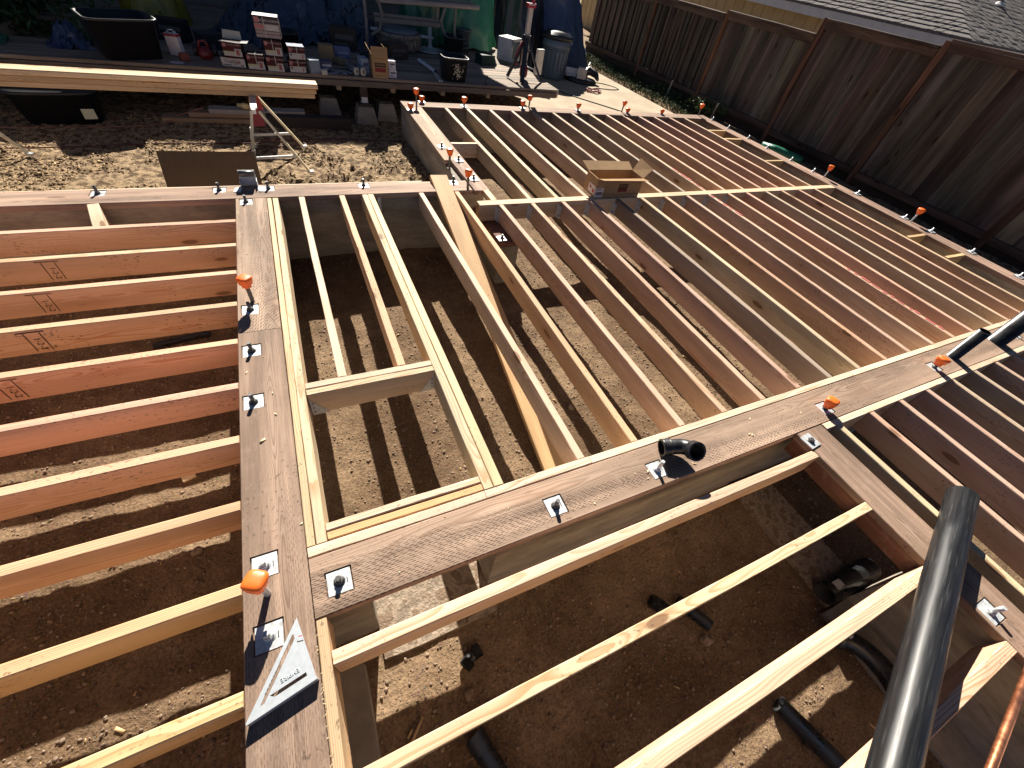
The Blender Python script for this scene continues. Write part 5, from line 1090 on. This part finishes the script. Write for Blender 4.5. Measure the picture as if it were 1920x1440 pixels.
blades('grass_strip', 9000, 6.80, 7.66, 6.6, 12.0, .03, .09, 'grass', 'dark grass strip between patio and fence', .005)
def shrub(name, c, r, n, label, leaf=.03, mat='leaf', trunk=True, sd=1):
    t = thing(name, label, 'shrub', c); rs = random.Random(sd); vs = []; fs = []
    cl = [(Vector((rs.gauss(0, .42) * r[0], rs.gauss(0, .42) * r[1], r[2] * rs.uniform(.25, 1.0))), rs.uniform(.12, .3)) for _ in range(max(8, n // 60))]
    for k in range(n):
        q, cr = rs.choice(cl); p = q + Vector((rs.gauss(0, 1), rs.gauss(0, 1), rs.gauss(0, .8))) * cr * min(r) * .8
        if p.z < .01: p.z = rs.uniform(.01, .1)
        e = Euler((rs.uniform(-1.2, 1.2), rs.uniform(-1.2, 1.2), rs.uniform(0, 6.28))).to_matrix(); s = leaf * rs.uniform(.6, 1.5); b = len(vs)
        vs += [tuple(p + e @ Vector(v) * s) for v in ((-1, 0, 0), (0, -.45, .1), (1, 0, 0), (0, .45, .1))]; fs.append((b, b + 1, b + 2, b + 3))
    mb = MB(); mb.add(vs, fs); mb.build('foliage', mat, t)
    mb = MB()
    for k in range(7): a = rs.uniform(0, 6.28); mb.tube([(0, 0, 0), (math.cos(a) * r[0] * .2, math.sin(a) * r[1] * .2, r[2] * .4), (math.cos(a) * r[0] * .55, math.sin(a) * r[1] * .55, r[2] * .8)], .012, 5, rs=[.014, .01, .004])
    mb.build('stem', 'bark', t); return t
shrub('weed_clump', (7.25, 6.75, -.29), (.34, .55, .26), 900, 'leafy weed clump at the foot of the fence behind the back right corner', .022, sd=4)
shrub('weed_clump', (7.40, 8.1, -.29), (.24, .6, .16), 500, 'low weeds along the fence beside the patio', .02, sd=6)
shrub('hedge_shrub', (-3.1, 8.2, -.36), (1.2, 1.0, 1.5), 9000, 'dense dark hedge in deep shade behind the left end of the deck', .045, sd=9)
shrub('hedge_shrub', (-4.9, 7.6, -.36), (1.2, 1.0, 1.7), 6000, 'second dark hedge bush at the upper left picture corner', .045, sd=11)
for k, (x, y, h) in enumerate(((7.30, 6.55, .30), (7.42, 8.05, .30))):
    mb = MB(); mb.box((0, 0, h / 2), (.035, .02, h)); tag(mb.build('wood_stake', 'deck', None, (.40, .35, .28), (x, y, -.29), (.05, .08, .2)), ['wooden stake in the weeds behind the back right corner', 'wooden stake in the grass strip before the old fence panel'][k], 'stake', 'stakes along the fence')
# green roll by the fence
t = thing('green_roll', 'rolled green plastic sheet on the ground behind the right sill', 'roll', (7.12, 4.72, -.25), R(-68)); mb = MB(); mb.tube([(-.33, 0, .07), (-.1, .01, .075), (.2, 0, .07), (.34, 0, .065)], .065, 14, rs=[.06, .068, .062, .055]); mb.build('roll_body', 'tarp', t, (.02, .16, .095))
# ------------------------------------------------------------------ neighbour house behind the fence (hip roof)
t = thing('neighbour_house', 'tan neighbour house with white fascia and grey shingle hip roof behind the fence', 'house', (0, 0, 0))
mb = MB(); mb.box((15.4, 11.1, .55), (10.0, 12.0, 1.75)); mb.build('wall', 'stucco', t)
mb = MB()
for k in range(40): mb.box((10.392, 5.3 + k * .30, .55), (.012, .02, 1.7))
mb.build('wall_groove', 'stucco', t)
ex, ey, ez, sl = 10.0, 4.69, 1.47, .37
mb = MB(); mb.box((10.0, 11.0, ez - .075), (.035, 12.6, .16)); mb.box((15.0, 4.69, ez - .075), (10.0, .035, .16)); mb.build('fascia', 'trim', t)
mb = MB(); mb.box((10.2, 11.0, ez - .11), (.38, 12.4, .02)); mb.build('soffit', 'trim', t)
nc = 22; cw = .145; f1 = MB(); f2 = MB()
for k in range(nc):
    d0, d1 = k * cw - .03, (k + 1) * cw + .02; z0 = ez + sl * d0 + .030; z1 = ez + sl * d1 + .006
    y0 = ey + max(d0, 0); f1.add([(ex + d0, ey + d0, z0), (ex + d0, 17, z0), (ex + d1, 17, z1), (ex + d1, ey + d1, z1), (ex + d0, ey + d0, z0 - .04), (ex + d0, 17, z0 - .04)], [(0, 1, 2, 3), (4, 5, 1, 0)] if False else [(3, 2, 1, 0), (0, 1, 5, 4)])
    z0b = ez + sl * d0 + .016
    f2.add([(ex + d0, ey + d0, z0b), (21, ey + d0, z0b), (21, ey + d1, z1), (ex + d1, ey + d1, z1), (ex + d0, ey + d0, z0b - .03), (21, ey + d0, z0b - .03)], [(0, 1, 2, 3), (4, 5, 1, 0)])
o = f1.build('roof_shingles', 'shingle', t); o['kind'] = 'stuff'; o = f2.build('roof_shingles', 'shingle', t); o['kind'] = 'stuff'
tabs = MB()
for k in range(16):
    for j in range(60):
        if random.random() < .55:
            d0 = k * cw; z0 = ez + sl * d0 + .021; x = ex + d0 + .15 + j * .145 + random.uniform(-.02, .02)
            if x < 18: tabs.add([(x, ey + d0 - .004, z0), (x + .11, ey + d0 - .004, z0), (x + .11, ey + d0 + .13, z0 + sl * .13 - .008), (x, ey + d0 + .13, z0 + sl * .13 - .008)], [(0, 1, 2, 3)])
o = tabs.build('shingle_tab', 'shingle', t); o['kind'] = 'stuff'
tabs = MB()
for k in range(16):
    for j in range(70):
        if random.random() < .5:
            d0 = k * cw - .032; z0 = ez + sl * d0 + .036; y = ey + d0 + .2 + j * .145 + random.uniform(-.02, .02)
            if y < 16: tabs.add([(ex + d0, y, z0), (ex + d0, y + .10, z0), (ex + d0 + .12, y + .10, z0 + sl * .12 - .012), (ex + d0 + .12, y, z0 + sl * .12 - .012)], [(3, 2, 1, 0)])
o = tabs.build('shingle_tab', 'shingle', t); o['kind'] = 'stuff'
mb = MB(); mb.lathe([(.13, 0), (.09, .02), (.05, .05), (.04, .06)], (13.0, 6.07, 1.98), 16, sx=1.2); mb.build('vent_flashing', 'trim', t); mb = MB(); mb.tube([(13.0, 6.07, 1.98), (13.0, 6.07, 2.4)], .035, 12); mb.build('vent_pipe', 'steel', t)
# ------------------------------------------------------------------ house guessed from the deck's shade, its unseen eave added to cast it
t = thing('house', 'guessed house behind the deck tarps, its unseen eave added to shade the deck', 'house', (0, 0, 0))
mb = MB(); mb.box((-3.0, 13.3, 1.2), (13.6, 5.2, 3.2)); mb.build('wall', 'paint', t, (.16, .15, .13))
mb = MB()
for k in range(18): mb.box((-3.0, 10.692, -.3 + k * .17), (13.6, .016, .155), rot=Matrix.Rotation(-.05, 3, 'X'))
mb.build('siding', 'paint', t, (.17, .16, .14))
mb = MB(); mb.add([(-10.2, 10.15, 2.85), (3.95, 10.15, 2.85), (3.95, 13.4, 3.9), (-10.2, 13.4, 3.9), (-10.2, 10.15, 2.75), (3.95, 10.15, 2.75), (3.95, 13.4, 3.8), (-10.2, 13.4, 3.8)], [(0, 1, 2, 3), (7, 6, 5, 4), (0, 4, 5, 1), (1, 5, 6, 2), (3, 7, 4, 0)]); mb.build('roof', 'shingle', t)  # out of view, placed so its front edge shades the deck
